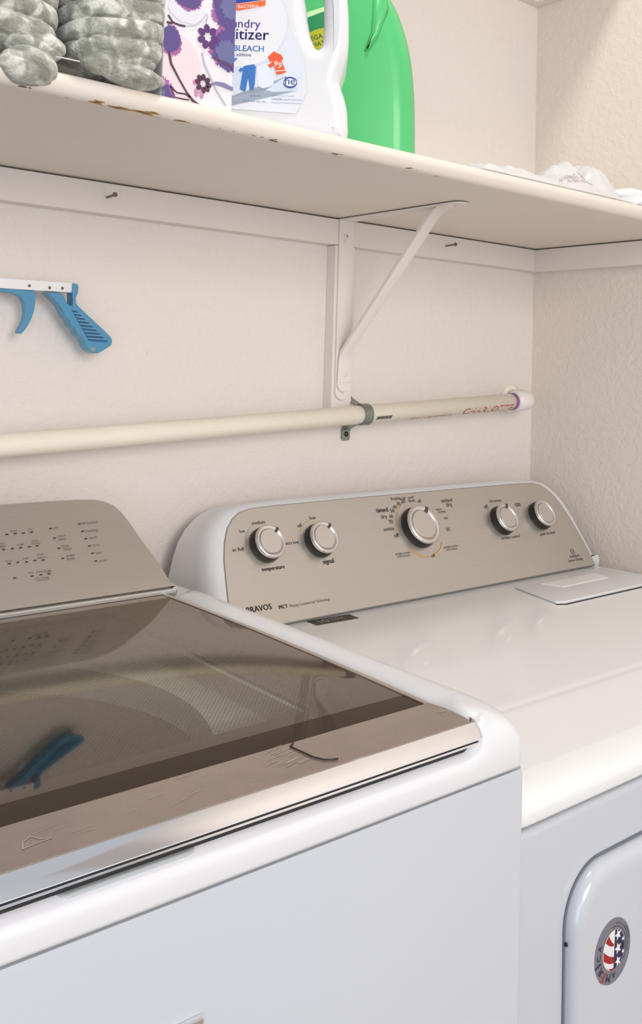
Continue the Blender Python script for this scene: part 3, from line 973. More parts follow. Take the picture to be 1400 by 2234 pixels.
# grid top
xa, xb, ya, yb = DX0+.028, DX1-.028, DY0+.028, DY1-.0084
base = len(acc[0]); ny, nx = 160, 6
n0 = len(acc[0])
for j in range(ny+1):
    y = ya+(yb-ya)*j/ny
    for i in range(nx+1):
        acc[0].append((xa+(xb-xa)*i/nx, y, .915-front_drop(y)))
for j in range(ny):
    for i in range(nx):
        a = n0+j*(nx+1)+i; acc[1].append((a, a+1, a+nx+2, a+nx+1))
mk('top_panel', acc[0], acc[1], M_enamel_lit, dr, smooth=True)

# lint screen door, rear right
FL = Fr((0, 0, .915), (1, 0, 0), (0, 1, 0))
lint = [(-.2725, -.1900), (-.2960, -.2790), (-.2840, -.2850), (-.0480, -.2850), (-.0380, -.2790), (-.0440, -.1900), (-.0520, -.1860), (-.2640, -.1860)]
lo_ = prism('lint_door', lint, FL, .0, .0042, M_plastic, dr, bevel=.003, seg=4)
pl = [(-.2300, -.2030), (-.2180, -.2330), (-.1080, -.2330), (-.0990, -.2030)]
prism('finger_recess', pl, FL, .0040, .0049, mat('recess_white', (.93, .93, .93), .25, coat=.3), lo_, bevel=.0004, seg=2)
acc = ([], [])
add(acc, tube_vf([(-.297, -.2795, .9154), (-.2845, -.2862, .9154), (-.048, -.2862, .9154), (-.037, -.2800, .9154)], .0008, 6))
build('shadow_gap', acc, M_dark, dr, fix=True)

# warranty style label near the rear left of the top
lb = [(-.6275, -.1610), (-.6285, -.1815), (-.5640, -.1850), (-.5625, -.1650)]
lbl = prism('label', lb, FL, .0, .0004, mat('label_dark', (.055, .05, .042), .45), dr)
acc = ([], [])
add_text(acc, '10', -.6180, -.1790, .014, FL, .0008)
add_text(acc, 'YEAR', -.6010, -.1770, .022, FL, .0008)
add_text(acc, 'LIMITED', -.6010, -.1708, .016, FL, .0008)
build('label_words', acc, mat('label_tan', (.42, .38, .32), .5), dr)

# console
c6 = 1/math.sqrt(1.36)
FD = Fr((-.386, -.162, .917), (1, 0, 0), (0, .6*c6, c6))
L6 = math.sqrt(1.36)
hz = [(.3668, .9130), (.3668, .930), (.3650, .950), (.3620, .968), (.3585, .988), (.3540, 1.005), (.3470, 1.022), (.3380, 1.0335), (.3270, 1.0425), (.3130, 1.0495), (.2950, 1.0535), (.2700, 1.0555), (.2000, 1.0565)]
half = [(a, (z-.917)*L6) for a, z in hz]
poly = half+[(-a, b) for a, b in half[::-1]]
console('console', poly, FD, [(0, -.030), (.0005, -.022), (.0025, -.013), (.006, -.0065), (.0105, -.0025), (.0155, -.0006), (.021, 0)], -.032, M_plastic, dr, .35)
pz = [(.3480, .9182), (.3465, .930), (.3440, .948), (.3400, .968), (.3350, .990), (.3280, 1.008), (.3190, 1.0225), (.3080, 1.0320), (.2950, 1.0385), (.2780, 1.0415), (.2400, 1.0425), (.1, 1.0430)]
ph = [(a, (z-.917)*L6) for a, z in pz]
pp = ph+[(-a, b) for a, b in ph[::-1]]
prism('panel_edge', outset(pp[::-1] if sgn_area(pp) < 0 else pp, 0, 0, -.0012), FD, -.002, .0004, mat('panel_outline', (.30, .29, .28), .3, metal=.6), dr)
prism('control_panel', pp, FD, -.001, .0010, M_steel, dr)
# pale bright rim at the left and bottom of the panel
HN = .0011


def knob(a, b, R, notch, lab=None):
    v, f = lathe_vf([(R*1.04, HN), (R*1.05, .004), (R*.99, .0125), (R*.96, .0145)], FD, a, b, 48)
    k_ = mk('knob', v, f, M_black, dr, smooth=True)
    s = k_.modifiers.new('edges', 'EDGE_SPLIT'); s.split_angle = math.radians(40)
    v, f = lathe_vf([(R*.985, .0125), (R*1.0, .0140), (R*.985, .0158), (R*.93, .0172), (R*.88, .0174), (R*.80, .0166), (R*.745, .0160), (R*.735, .0150)], FD, a, b, 64)
    r_ = mk('chrome_ring', v, f, M_ring, k_, smooth=True)
    v, f = lathe_vf([(R*.715, .0150), (R*.715, .0161), (R*.70, .0165)], FD, a, b, 64)
    mk('dial_face', v, f, M_face, k_)
    if notch is not None:
        c, s1 = math.cos(notch), math.sin(notch)
        w = R*.085
        r0, r1 = R*.68, R*1.0
        pq = [(a+c*r0-s1*w, b+s1*r0+c*w), (a+c*r0+s1*w, b+s1*r0-c*w), (a+c*r1+s1*w, b+s1*r1-c*w), (a+c*r1-s1*w, b+s1*r1+c*w)]
        prism('pointer', pq, FD, .0150, .0180, mat('pointer_dark', (.09, .08, .08), .35, metal=.4), k_, bevel=.0005, seg=2)
    return k_


KN = [(-.2723, .0968, .0213, math.radians(46)), (-.1880, .0940, .0213, math.radians(48)), (-.0075, .0952, .0283, math.radians(56)), (.1700, .0902, .0216, math.radians(70)), (.2615, .0900, .0216, None)]
for a, b, R, no in KN: knob(a, b, R, no)
DT = [('temperature', -0.287, 0.0664, -0.2525), ('medium', -0.2818, 0.1256, -0.262), ('low', -0.3031, 0.1169, -0.2953), ('air fluff', -0.3207, 0.0948, -0.3035), ('extra low', -0.2434, 0.0951, -0.2196), ('low', -0.1906, 0.1244, -0.1807), ('off', -0.2141, 0.1158, -0.2069), ('signal', -0.1916, 0.0646, -0.1737),
 ('timed', -0.0733, 0.1243, -0.0512), ('dry', -0.0679, 0.1151, -0.057), ('freshen up', -0.0382, 0.14, -0.0096), ('20', -0.0211, 0.1346, -0.0134), ('30', -0.0304, 0.1318, -0.0237), ('40', -0.0395, 0.1277, -0.0328), ('50', -0.0473, 0.1222, -0.0396), ('60', -0.0526, 0.1145, -0.0458), ('70', -0.057, 0.1068, -0.0494), ('sanitize', -0.0716, 0.0975, -0.0513),
 ('off', -0.0564, 0.0865, -0.0472), ('wrinkle control', -0.0663, 0.0624, -0.0381), ('(120 minutes)', -0.0636, 0.0588, -0.0407), ('cool', -0.005, 0.1397, 0.0058), ('down', -0.0064, 0.1349, 0.0071), ('off', .0110, .1325, .0185), ('sensor', 0.0588, 0.1293, 0.0833), ('dry', 0.0658, 0.1223, 0.0777), ('more', 0.0413, 0.1178, 0.0534), ('normal', 0.0440, 0.1139, 0.0591), ('less', 0.0516, 0.1042, 0.0591),
 ('damp', 0.0465, 0.0891, 0.0549), ('dry', 0.0475, 0.0861, 0.0545), ('wrinkle control', 0.0287, 0.0621, 0.0575), ('(120 minutes)', 0.0315, 0.0584, 0.0539), ('off', -0.0014, 0.0520, 0.0062), ('wrinkle control', 0.1543, 0.0625, 0.1974), ('120 minutes', 0.1603, 0.1217, 0.1888), ('off', 0.1439, 0.1132, 0.1531), ('on', 0.2168, 0.1105, 0.2289), ('push to start', 0.2461, 0.0602, 0.2834),
 ('moisture', 0.2928, 0.0185, 0.3187), ('Sensor Drying', 0.2852, 0.0126, 0.322), ('BRAVOS', -0.3235, 0.0205, -0.2877), ('MCT', -0.2774, 0.0189, -0.2644)]
acc = ([], [])
for s_t, a, b, a1 in DT:
    add_text(acc, s_t, a, b-.0008, a1-a, FD, .0014)
    if s_t in ('BRAVOS', 'MCT', 'temperature', 'signal', 'timed'): add_text(acc, s_t, a+.0003, b-.0008, a1-a, FD, .0014)
build('printed_words', acc, M_print, dr)
acc = ([], [])
add_text(acc, 'Maytag Commercial Technology', -.2616, .0181, .0629, FD, .0014)
build('printed_words', acc, M_greyprint, dr)
# round mark above the sensor words
acc = ([], [])
c_ = (.3049, .0270)


def arc(acc, cx, cy, r, w, a0, a1, fr, h, n=40):
    pts = []
    for k in range(n+1):
        a = math.radians(a0+(a1-a0)*k/n); pts.append((math.cos(a), math.sin(a)))
    for k in range(n):
        (c0, s0), (c1, s1) = pts[k], pts[k+1]
        flat(acc, [(cx+(r-w)*c0, cy+(r-w)*s0), (cx+(r+w)*c0, cy+(r+w)*s0), (cx+(r+w)*c1, cy+(r+w)*s1), (cx+(r-w)*c1, cy+(r-w)*s1)], fr, h)


arc(acc, *c_, .0042, .0005, 0, 360, FD, .0014)
for dy in (-.0014, 0, .0014):
    flat(acc, [(c_[0]-.0032, c_[1]+dy-.0003), (c_[0]+.0032, c_[1]+dy-.0003), (c_[0]+.0032, c_[1]+dy+.0003), (c_[0]-.0032, c_[1]+dy+.0003)], FD, .0014)
arc(acc, -.0040, .0940, .0420, .00025, 100, 175, FD, .0014)
arc(acc, -.0040, .0940, .0405, .0002, 214, 325, FD, .0014)
arc(acc, -.2700, .0975, .0290, .00015, 105, 195, FD, .0014)
arc(acc, -.1870, .0945, .0290, .00015, 100, 150, FD, .0014)
arc(acc, .1720, .0905, .0290, .00015, 100, 140, FD, .0014)
build('printed_lines', acc, M_greyprint, dr)
acc = ([], [])
arc(acc, -.0040, .0940, .0415, .0009, 214, 262, FD, .0014)
arc(acc, -.0040, .0940, .0415, .0009, 282, 325, FD, .0014)
arc(acc, -.0040, .0940, .0428, .0006, 122, 142, FD, .0014)
arc(acc, -.0040, .0940, .0428, .0006, 168, 184, FD, .0014)
arc(acc, -.1870, .0945, .0294, .0004, 128, 146, FD, .0014)
arc(acc, -.2700, .0975, .0294, .0004, 178, 196, FD, .0014)
build('orange_arcs', acc, M_orange, dr)

# door
FDo = Fr((0, DY0, 0), (1, 0, 0), (0, 0, 1))
dp = rrect(-.7135, -.10, .30, .8325, .044, 14, 10)
v, f = loft([[FDo.p(a, b, h) for a, b in outset(dp, 0, 0, i_)] for i_, h in ((-.0022, .0000), (-.0022, .0006), (0, .0006))], cap0=True, cap1=True)
mk('door_gasket', v, f, mat('grey_gasket', (.16, .17, .20), .6), dr)
lv = [(.0, .0006), (.0, .0045), (.0012, .0078), (.004, .0105), (.008, .0118), (.013, .0122)]
v, f = loft([[FDo.p(a, b, h) for a, b in outset(dp, 0, 0, i_)] for i_, h in lv])
do = mk('door', v, f, M_enamel_shaded, dr, smooth=True)
s_ = do.modifiers.new('edges', 'EDGE_SPLIT'); s_.split_angle = math.radians(40)
o = box('door_bumper', -.7150, -.7125, DY0-.003, DY0-.0005, .7785, .7810, M_dark, dr)

# round sticker on the door
FSk = Fr((-.6668, DY0-.0122, .7632), (1, 0, 0), (0, 0, 1))
RS = .0248


def disc(cx, cy, r, n=48): return [(cx+r*math.cos(2*math.pi*k/n), cy+r*math.sin(2*math.pi*k/n)) for k in range(n)]


sk = prism('round_sticker', disc(0, 0, RS), FSk, 0, .0003, mat('silver_sticker', (.24, .24, .285), .35, metal=.5), do)
cxk, cyk, rk = .0012, .0006, .0152
acc = ([], []); flat(acc, disc(cxk, cyk, rk), FSk, .0005); build('emblem_white', acc, mat('sticker_white', (.75, .76, .78), .45), sk)
# navy right half, tilted like the rest of the emblem
def clipdisc(pred, n=96):
    return [p for p in disc(cxk, cyk, rk*.985, n) if pred(p[0]-cxk, p[1]-cyk)]


def rot(p, a):
    c, s = math.cos(a), math.sin(a); return (p[0]*c-p[1]*s, p[0]*s+p[1]*c)


ta = math.radians(-4)
half_ = sorted([math.radians(-88+176*k/30)+ta for k in range(31)])
acc = ([], []); flat(acc, [(cxk+rk*.985*math.cos(a), cyk+rk*.985*math.sin(a)) for a in half_], FSk, .0006)
build('emblem_field', acc, mat('sticker_navy', (.008, .008, .05), .45), sk)
acc = ([], [])
for sy, r in ((.0100, .0048), (-.0005, .0050), (-.0105, .0044), (.0046, .0022), (-.0052, .0022)):
    ox = .0056 if r > .003 else .0125
    s5 = []
    for k in range(10):
        a = math.radians(90+36*k)+.25; q = r if k % 2 == 0 else r*.42
        s5.append((cxk+ox+q*math.cos(a), cyk+sy+q*math.sin(a)))
    flat(acc, s5, FSk, .0007)
build('emblem_stars', acc, mat('sticker_star_white', (.8, .8, .82), .45), sk)
acc = ([], [])
for (t0, t1) in ((118, 142), (168, 196), (222, 246)):
    L1 = []; L2 = []
    A0 = (cxk+rk*.97*math.cos(math.radians(t0)), cyk+rk*.97*math.sin(math.radians(t0)))
    A1 = (cxk+rk*.97*math.cos(math.radians(t1)), cyk+rk*.97*math.sin(math.radians(t1)))
    e0y = A0[1]-.0085; e1y = A1[1]-.0062
    for k in range(13):
        t = k/12
        bx0 = A0[0]+(cxk-A0[0])*t; bx1 = A1[0]+(cxk-A1[0])*t
        c0 = A0[1]+(max(e0y, cyk-rk*.9)-A0[1])*t**1.0-.0012*math.sin(math.pi*t)
        c1 = A1[1]+(max(e1y, cyk-rk*.97)-A1[1])*t-.0012*math.sin(math.pi*t)
        L1.append((bx0, c0)); L2.append((bx1, c1))
    for k in range(12): flat(acc, [L1[k], L1[k+1], L2[k+1], L2[k]], FSk, .0006)
build('emblem_stripes', acc, mat('sticker_red', (.34, .006, .005), .5), sk)
accn = ([], []); accr = ([], [])
for ch, an in zip('AMERICA', (274, 251, 229, 210, 194, 178, 157)):
    ang = math.radians(an); rr_ = .0192 if ch != 'E' else .0196
    # letters read outward-up, running clockwise as on the photo
    p = (rr_*math.cos(ang), rr_*math.sin(ang))
    w = .0046 if ch != 'I' else .0012
    if ch == 'M': w = .0056
    ra = ang-math.pi/2
    hh = .0052
    cc, ss = math.cos(ra), math.sin(ra)
    bx_, by_ = p[0]-cc*w/2+ss*hh/2*1, p[1]-ss*w/2-cc*hh/2
    add_text(accr if ch == 'E' else accn, ch, bx_, by_, w, FSk, .0007, ang=ra)
build('emblem_letters', accn, mat('sticker_ink', (.01, .012, .06), .5), sk)
build('emblem_letters', accr, mat('sticker_ink_red', (.45, .03, .02), .5), sk)
acc = ([], [])
for r_, a0, a1 in ((.0178, -40, 95), (.0203, -20, 80), (.0222, 5, 40)):
    arc(acc, cxk*.5, cyk*.5, r_, .0003, a0, a1, FSk, .0006)
build('emblem_fine_lines', acc, mat('sticker_grey_ink', (.07, .07, .10), .5), sk)

# ------------------------------------------------------------------ shelf goods
ZT = ZS+.0206
rh = Vector((.773, -.6344, 0)); fh = Vector((.6344, .773, 0))


def jug(name, O, outline, hole, depth, m, label, bev, parent_name=None):
    """a slab-shaped bottle: outline (+ handle hole) in its own upright frame, rounded all round"""
    cu = bpy.data.curves.new(name, 'CURVE'); cu.dimensions = '2D'; cu.fill_mode = 'BOTH'
    for pts in ([outline] + ([hole] if hole else [])):
        sp = cu.splines.new('BEZIER'); sp.bezier_points.add(len(pts)-1)
        for bp_, p in zip(sp.bezier_points, pts):
            bp_.co = (p[0], p[1], 0); bp_.handle_left_type = bp_.handle_right_type = 'AUTO'
        sp.use_cyclic_u = True
    cu.extrude = depth/2-bev; cu.bevel_depth = bev; cu.bevel_resolution = 5; cu.offset = -bev*.92; cu.resolution_u = 8
    tmp = bpy.data.objects.new('tmp', cu); COL.objects.link(tmp)
    bpy.context.view_layer.update()
    dg = bpy.context.evaluated_depsgraph_get()
    me = bpy.data.meshes.new_from_object(tmp.evaluated_get(dg))
    bpy.data.objects.remove(tmp, do_unlink=True)
    bm = bmesh.new(); bm.from_mesh(me)
    bmesh.ops.remove_doubles(bm, verts=bm.verts, dist=1e-5)
    O = Vector(O)
    for v in bm.verts:
        a, b, c = v.co
        v.co = O+rh*a+Vector((0, 0, b))+fh*(c+depth/2)
    bmesh.ops.recalc_face_normals(bm, faces=bm.faces)
    bm.to_mesh(me); bm.free()
    o = link(name, me, m, None, True)
    s = o.modifiers.new('edges', 'EDGE_SPLIT'); s.split_angle = math.radians(45)
    return o


WJ = Vector((-.74, -.315, ZT)); GJ = Vector((-.56, -.25, ZT))
M_jug = mat('white_bottle_plastic', (.73, .74, .76), .32, coat=.2, nscale=8, namt=.01, sss=.15)
M_green = mat('green_bottle_plastic', (.075, .50, .16), .34, coat=.2, nscale=8, namt=.03)
wj = empty('laundry_jug', (WJ.x-.05, WJ.y+.06, ZT), 'white plastic laundry sanitizer jug with side handle and blue printing, on the shelf', 'jug')
wout = [(.0130, .0004), (.0166, .006), (.0170, .020), (.0158, .034), (.0122, .0486), (.0084, .0590), (.0080, .0650), (.0105, .0750), (.0142, .0880), (.0156, .1020), (.0155, .1200), (.0138, .1480), (.0080, .180), (-.006, .205), (-.030, .222), (-.045, .236), (-.047, .262), (-.083, .262), (-.085, .236), (-.105, .215), (-.128, .180), (-.140, .13), (-.144, .07), (-.143, .012), (-.138, .0004), (-.06, .0004)]
whole = [(-.0345, .165), (-.0311, .1477), (-.0274, .1240), (-.0221, .1055), (-.0160, .0975), (-.0115, .1005), (-.0088, .1139), (-.0092, .1483), (-.0105, .175), (-.020, .192), (-.032, .185)]
body = jug('jug_body', WJ, wout, whole, .085, M_jug, '', .016)
body.parent = wj; body.matrix_parent_inverse = Matrix.Translation(-wj.location)
FJ = Fr(WJ, rh, (0, 0, 1))
v, f = lathe_vf([(.024, .262), (.026, .264), (.026, .296), (.022, .300)], Fr(WJ+fh*.042+Vector((0, 0, 0)), rh, fh), -.065, 0, 40)
mk('cap', v, f, mat('blue_cap', (.03, .10, .42), .35), wj, smooth=False)
# label artwork printed on the face
def art(name, polys, col, h, parent=wj, fr=FJ, rough=.4):
    a = ([], [])
    for i, p in enumerate(polys): flat(a, p, fr, h+i*.00003)
    return build(name, a, mat(name+'_ink', col, rough), parent)


art('label_sky', [[(-.133, .030), (-.036, .026), (-.0255, .050), (-.0300, .085), (-.0480, .120), (-.061, .150), (-.066, .182), (-.133, .182)]], (.70, .74, .80), .0008)
art('label_oval', [[(-.098+.051*math.cos(t*2*math.pi/40), .120+.048*math.sin(t*2*math.pi/40)) for t in range(40)]], (.66, .71, .80), .0010)
art('label_oval_inner', [[(-.098+.0495*math.cos(t*2*math.pi/40), .1212+.0475*math.sin(t*2*math.pi/40)) for t in range(40)]], (.76, .77, .80), .0011)
art('label_lower_shade', [[(-.133, .031), (-.108, .031), (-.1065, .062), (-.1015, .074), (-.096, .073), (-.092, .055), (-.060, .048), (-.036, .050), (-.0365, .062), (-.045, .066), (-.055, .060), (-.074, .046), (-.090, .045)]], (.60, .68, .80), .0009)
art('label_blue_band', [[(-.133, .150), (-.118, .142), (-.100, .1412), (-.0715, .1462), (-.0715, .1640), (-.118, .168), (-.133, .164)]], (.02, .05, .36), .0013)
art('label_orange_band', [[(-.133, .148), (-.118, .1365), (-.100, .1335), (-.0720, .1395), (-.0715, .1455), (-.100, .1405), (-.118, .1445)]], (.85, .15, .03), .0014)
art('label_corner_flag', [[(-.133, .071), (-.104, .0765), (-.0985, .0830), (-.133, .0835)]], (.03, .26, .66), .0012)
art('label_trousers', [[(-.0975, .0692), (-.0955, .0728), (-.0935, .0722), (-.0915, .0748), (-.0815, .0768), (-.0802, .0740), (-.0795, .0755), (-.0800, .0560), (-.0812, .0497), (-.0850, .0493), (-.0872, .0630), (-.0895, .0480), (-.0915, .0478), (-.0955, .0500), (-.0930, .0700), (-.0950, .0680)]], (.04, .17, .50), .0014)
art('label_sheet', [[(-.0788, .0752), (-.0692, .0783), (-.0640, .0700), (-.0600, .0560), (-.0655, .0530), (-.0720, .0515), (-.0770, .0545)]], (.70, .76, .86), .0012)
art('label_towel', [[(-.0530, .0610), (-.0340, .0720), (-.0320, .0650), (-.0510, .0570)]], (.66, .76, .90), .0011)
art('label_shirt', [[(-.0675, .0850), (-.0615, .0910), (-.0575, .0892), (-.0540, .0880), (-.0512, .0838), (-.0530, .0812), (-.0500, .0740), (-.0478, .0692), (-.0520, .0676), (-.0575, .0662), (-.0605, .0755), (-.0645, .0735), (-.0672, .0762), (-.0640, .0790)]], (.80, .10, .03), .0015)
a = ([], []); add_text(a, '99', -.0618, .0752, .0085, FJ, .0018, ang=-.30); build('label_shirt_number', a, mat('label_white_ink', (.85, .85, .85), .4), wj)
a = ([], [])
for p_, q_ in (((-.0598, .0700), (-.0488, .0712)), ((-.0662, .0772), (-.0632, .0800))):
    flat(a, [(p_[0], p_[1]-.0004), (q_[0], q_[1]-.0004), (q_[0], q_[1]+.0004), (p_[0], p_[1]+.0004)], FJ, .0017)
build('label_shirt_trim', a, mat('label_trim_ink', (.85, .85, .85), .4), wj)
a = ([], [])
add_text(a, 'Laundry', -.1180, .1155, .0417, FJ, .0014)
add_text(a, 'Sanitizer', -.1253, .1030, .0580, FJ, .0014)
add_text(a, 'Sanitizer', -.1250, .1030, .0580, FJ, .0014)
add_text(a, 'an additive', -.1065, .0850, .0216, FJ, .0014)
build('label_title', a, mat('label_navy_ink', (.03, .02, .22), .4), wj)
a = ([], [])
add_text(a, '0% BLEACH', -.1164, .0905, .0443, FJ, .0014); add_text(a, '0% BLEACH', -.1162, .0905, .0443, FJ, .0014)
build('label_subtitle', a, mat('label_blue_ink', (.03, .20, .62), .4), wj)
a = ([], [])
add_text(a, 'KILLS 99.9% OF BACTERIA', -.1330, .1335, .0545, FJ, .0018, ang=.07)
build('label_band_words', a, mat('label_white_words', (.9, .9, .9), .4), wj)
art('label_badge', [[(-.0432+.0072*math.cos(t*2*math.pi/30), .0585+.0060*math.sin(t*2*math.pi/30)) for t in range(30)]], (.03, .05, .36), .0015)
art('label_badge_inner', [[(-.0432+.0064*math.cos(t*2*math.pi/30), .0585+.0042*math.sin(t*2*math.pi/30)) for t in range(30)]], (.80, .83, .90), .0017)
a = ([], [])
add_text(a, 'he', -.0486, .0562, .0105, FJ, .0019); add_text(a, 'he', -.0484, .0562, .0105, FJ, .0019)
add_text(a, '90 FL OZ', -.0844, .0425, .0105, FJ, .0014)
add_text(a, '(2 QT 26 FL OZ) 2.66 L', -.0912, .0365, .0245, FJ, .0014)
add_text(a, 'DANGER:', -.0618, .0395, .0112, FJ, .0014)
add_text(a, 'KEEP OUT OF REACH OF CHILDREN', -.0618, .0435, .0235, FJ, .0014)
add_text(a, 'SEE BACK FOR ADDITIONAL', -.0500, .0396, .0195, FJ, .0014)
add_text(a, 'PRECAUTIONARY STATEMENTS AND FULL TEXT', -.0618, .0360, .0300, FJ, .0014)
build('label_small_print', a, mat('label_mid_ink', (.10, .16, .38), .5), wj)

gj = empty('detergent_jug', (GJ.x-.08, GJ.y+.08, ZT), 'bright green plastic detergent jug standing behind the white jug on the shelf', 'jug')
gout = [(.0030, .0004), (.0062, .006), (.0064, .040), (.0050, .085), (.0032, .113), (-.0022, .1527), (-.0115, .1868), (-.0235, .2152), (-.050, .250), (-.072, .262), (-.074, .285), (-.116, .285), (-.118, .262), (-.150, .24), (-.178, .20), (-.188, .14), (-.190, .05), (-.188, .006), (-.184, .0004), (-.09, .0004)]
body = jug('jug_body', GJ, gout, None, .115, M_green, '', .030)
body.parent = gj; body.matrix_parent_inverse = Matrix.Translation(-gj.location)
FGJ = Fr(GJ, rh, (0, 0, 1))
v, f = lathe_vf([(.026, .284), (.030, .288), (.030, .325), (.026, .330)], Fr(GJ+fh*.057, rh, fh), -.095, 0, 40)
mk('cap', v, f, mat('green_cap', (.02, .35, .10), .35), gj)
# raised grip moulding near the shoulder
gp = [(-.060, .150), (-.052, .175), (-.050, .235), (-.036, .235), (-.030, .205), (-.040, .170), (-.052, .150)]
v, f = loft([[FGJ.p(a_*1.0, b_, h) for a_, b_ in outset(gp if sgn_area(gp) > 0 else gp[::-1], 0, 0, i_)] for i_, h in ((0, -.002), (.002, .002), (.005, .004))])
mk('grip_moulding', v, f, M_green, gj, smooth=True)


def gart(name, polys, col, h): return art(name, polys, col, h, gj, FGJ)


gart('label_deep_green', [[(-.165, .10), (-.098, .10), (-.094, .206), (-.105, .206), (-.128, .196), (-.165, .170)]], (.015, .26, .09), .0008)
gart('label_swoosh', [[(-.150, .182), (-.128, .197), (-.094, .209), (-.094, .204), (-.128, .190), (-.150, .172)]], (.55, .85, .45), .0010)
gart('label_oval', [[(-.110+.030*math.cos(t*2*math.pi/40), .158+.019*math.sin(t*2*math.pi/40)+.2*.03*math.cos(t*2*math.pi/40)) for t in range(40)]], (.48, .48, .02), .0012)
a = ([], [])
add_text(a, 'MEGA PACK', -.1300, .1585, .045, FGJ, .0016, ang=.30)
add_text(a, 'WHAT A', -.1300, .1505, .032, FGJ, .0016, ang=.25)
build('label_words', a, mat('label_dark_green_ink', (.03, .10, .03), .5), gj)

# floral box
fb = empty('floral_box', (-.955, -.29, ZT), 'white box printed with purple and pink flowers, between the blankets and the white jug', 'box')
box('carton', -.9485, -.8728, -.330, -.245, ZT, ZT+.205, mat('white_carton', (.76, .75, .78), .4), fb, bevel=.0015)
FF = Fr((0, -.330, 0), (1, 0, 0), (0, 0, 1))


def blob(cx, cz, rx, rz, seed, n=60, rough=.18, squash=1.0):
    random.seed(seed)
    p = []
    for k in range(n):
        a = 2*math.pi*k/n
        q = 1+(random.random()-.5)*rough+.03*math.sin(3*a+seed)+.03*math.sin(7*a+seed)
        p.append((cx+rx*q*math.cos(a), cz+rz*q*math.sin(a)))
    return p


def clampx(poly, x1=-.8730, z0=ZT+.0005, x0=-.9483): return [(max(min(x, x1), x0), max(z, z0)) for x, z in poly]


def fart(name, polys, col, h):
    a = ([], [])
    for i, p in enumerate(polys): flat(a, clampx(p), FF, h+(i*.00003 if len(polys) < 8 else 0))
    return build(name, a, mat(name+'_ink', col, .5), fb)


fart('pink_wash', [blob(-.932, 1.488, .025, .030, 3, 60, .05)], (.76, .64, .68), .0004)
fart('lilac_wash', [blob(-.925, 1.545, .020, .014, 9, 60, .05)], (.70, .70, .78), .0005)
fart('magenta_petals', [blob(-.8800, 1.5560, .0195, .0225, 21, 150, .22), blob(-.8780, 1.5185, .0225, .0205, 22, 150, .22), blob(-.9405, 1.5115, .0105, .0135, 23, 110, .25), blob(-.9515, 1.4600, .0165, .0165, 24, 110, .22), blob(-.9255, 1.5560, .0155, .0125, 25, 110, .22)], (.36, .12, .33), .0006)
fart('purple_petals', [blob(-.8785, 1.5560, .0185, .0215, 31, 150, .16), blob(-.8770, 1.5170, .0215, .0190, 32, 150, .16), blob(-.9415, 1.5130, .0095, .0120, 33, 110, .18), blob(-.9535, 1.4585, .0160, .0160, 34, 110, .16), blob(-.9260, 1.5568, .0145, .0115, 35, 110, .16)], (.095, .065, .235), .0008)
fart('blue_grey_petals', [blob(-.8790, 1.5590, .0110, .0130, 41, 60, .3), blob(-.8805, 1.5150, .0125, .0110, 42, 60, .3), blob(-.9560, 1.4590, .0110, .0100, 43, 60, .25)], (.13, .14, .30), .0010)


def stroke(pts, w):
    L1 = []; L2 = []
    for i, p in enumerate(pts):
        p0 = Vector(pts[max(0, i-1)]); p1 = Vector(pts[min(len(pts)-1, i+1)])
        t = (p1-p0).normalized(); n = Vector((-t.y, t.x))
        ww = w[i] if isinstance(w, (list, tuple)) else w
        L1.append((p[0]+n.x*ww, p[1]+n.y*ww)); L2.append((p[0]-n.x*ww, p[1]-n.y*ww))
    return [[L1[i], L1[i+1], L2[i+1], L2[i]] for i in range(len(pts)-1)]


sts = stroke([(-.9430, 1.5015), (-.9400, 1.4905), (-.9310, 1.4780), (-.9230, 1.4680), (-.9160, 1.4615), (-.9090, 1.4590)], [.0013, .0012, .0010, .0010, .0014, .0008])
sts += stroke([(-.9400, 1.4700), (-.9330, 1.4655), (-.9240, 1.4660), (-.9190, 1.4640)], .0008)
sts += stroke([(-.9400, 1.4700), (-.9350, 1.4610), (-.9270, 1.4610), (-.9200, 1.4615)], .0007)
sts += stroke([(-.9450, 1.5340), (-.9400, 1.5285), (-.9330, 1.5275), (-.9270, 1.5280)], .0010)
sts += stroke([(-.9460, 1.5270), (-.9400, 1.5275)], .0011)
sts += stroke([(-.8950, 1.5060), (-.8850, 1.5035), (-.8770, 1.5020), (-.8720, 1.4980)], .0007)
sts += stroke([(-.9040, 1.5355), (-.9080, 1.5270), (-.9090, 1.5200)], .0006)
fart('dark_stems', sts, (.085, .035, .055), .0009)
sts = stroke([(-.9270, 1.5283), (-.9170, 1.5310), (-.9080, 1.5400), (-.9050, 1.5460), (-.9035, 1.5440), (-.9060, 1.5310), (-.9085, 1.5220)], .0005)
sts += stroke([(-.9080, 1.5080), (-.9050, 1.4980), (-.8980, 1.4870), (-.8900, 1.4750), (-.8800, 1.4640)], .0009)
fart('grey_stems', sts, (.50, .50, .56), .0008)
fart('slate_leaves', stroke([(-.8985, 1.4800), (-.8920, 1.4830), (-.8830, 1.4830), (-.8702, 1.4810)], [.0006, .0016, .0022, .0018]), (.20, .20, .36), .0009)


def flower(cx, cz, r, n, seed):
    random.seed(seed)
    P_ = []
    for k in range(n):
        a = 2*math.pi*k/n+random.uniform(-.1, .1)
        c = (cx+r*.68*math.cos(a), cz+r*.68*math.sin(a))
        P_.append([(c[0]+(.36*r*math.cos(t)*math.cos(a)-.28*r*math.sin(t)*math.sin(a)), c[1]+(.36*r*math.cos(t)*math.sin(a)+.28*r*math.sin(t)*math.cos(a))) for t in [2*math.pi*q/12 for q in range(12)]])
    return P_


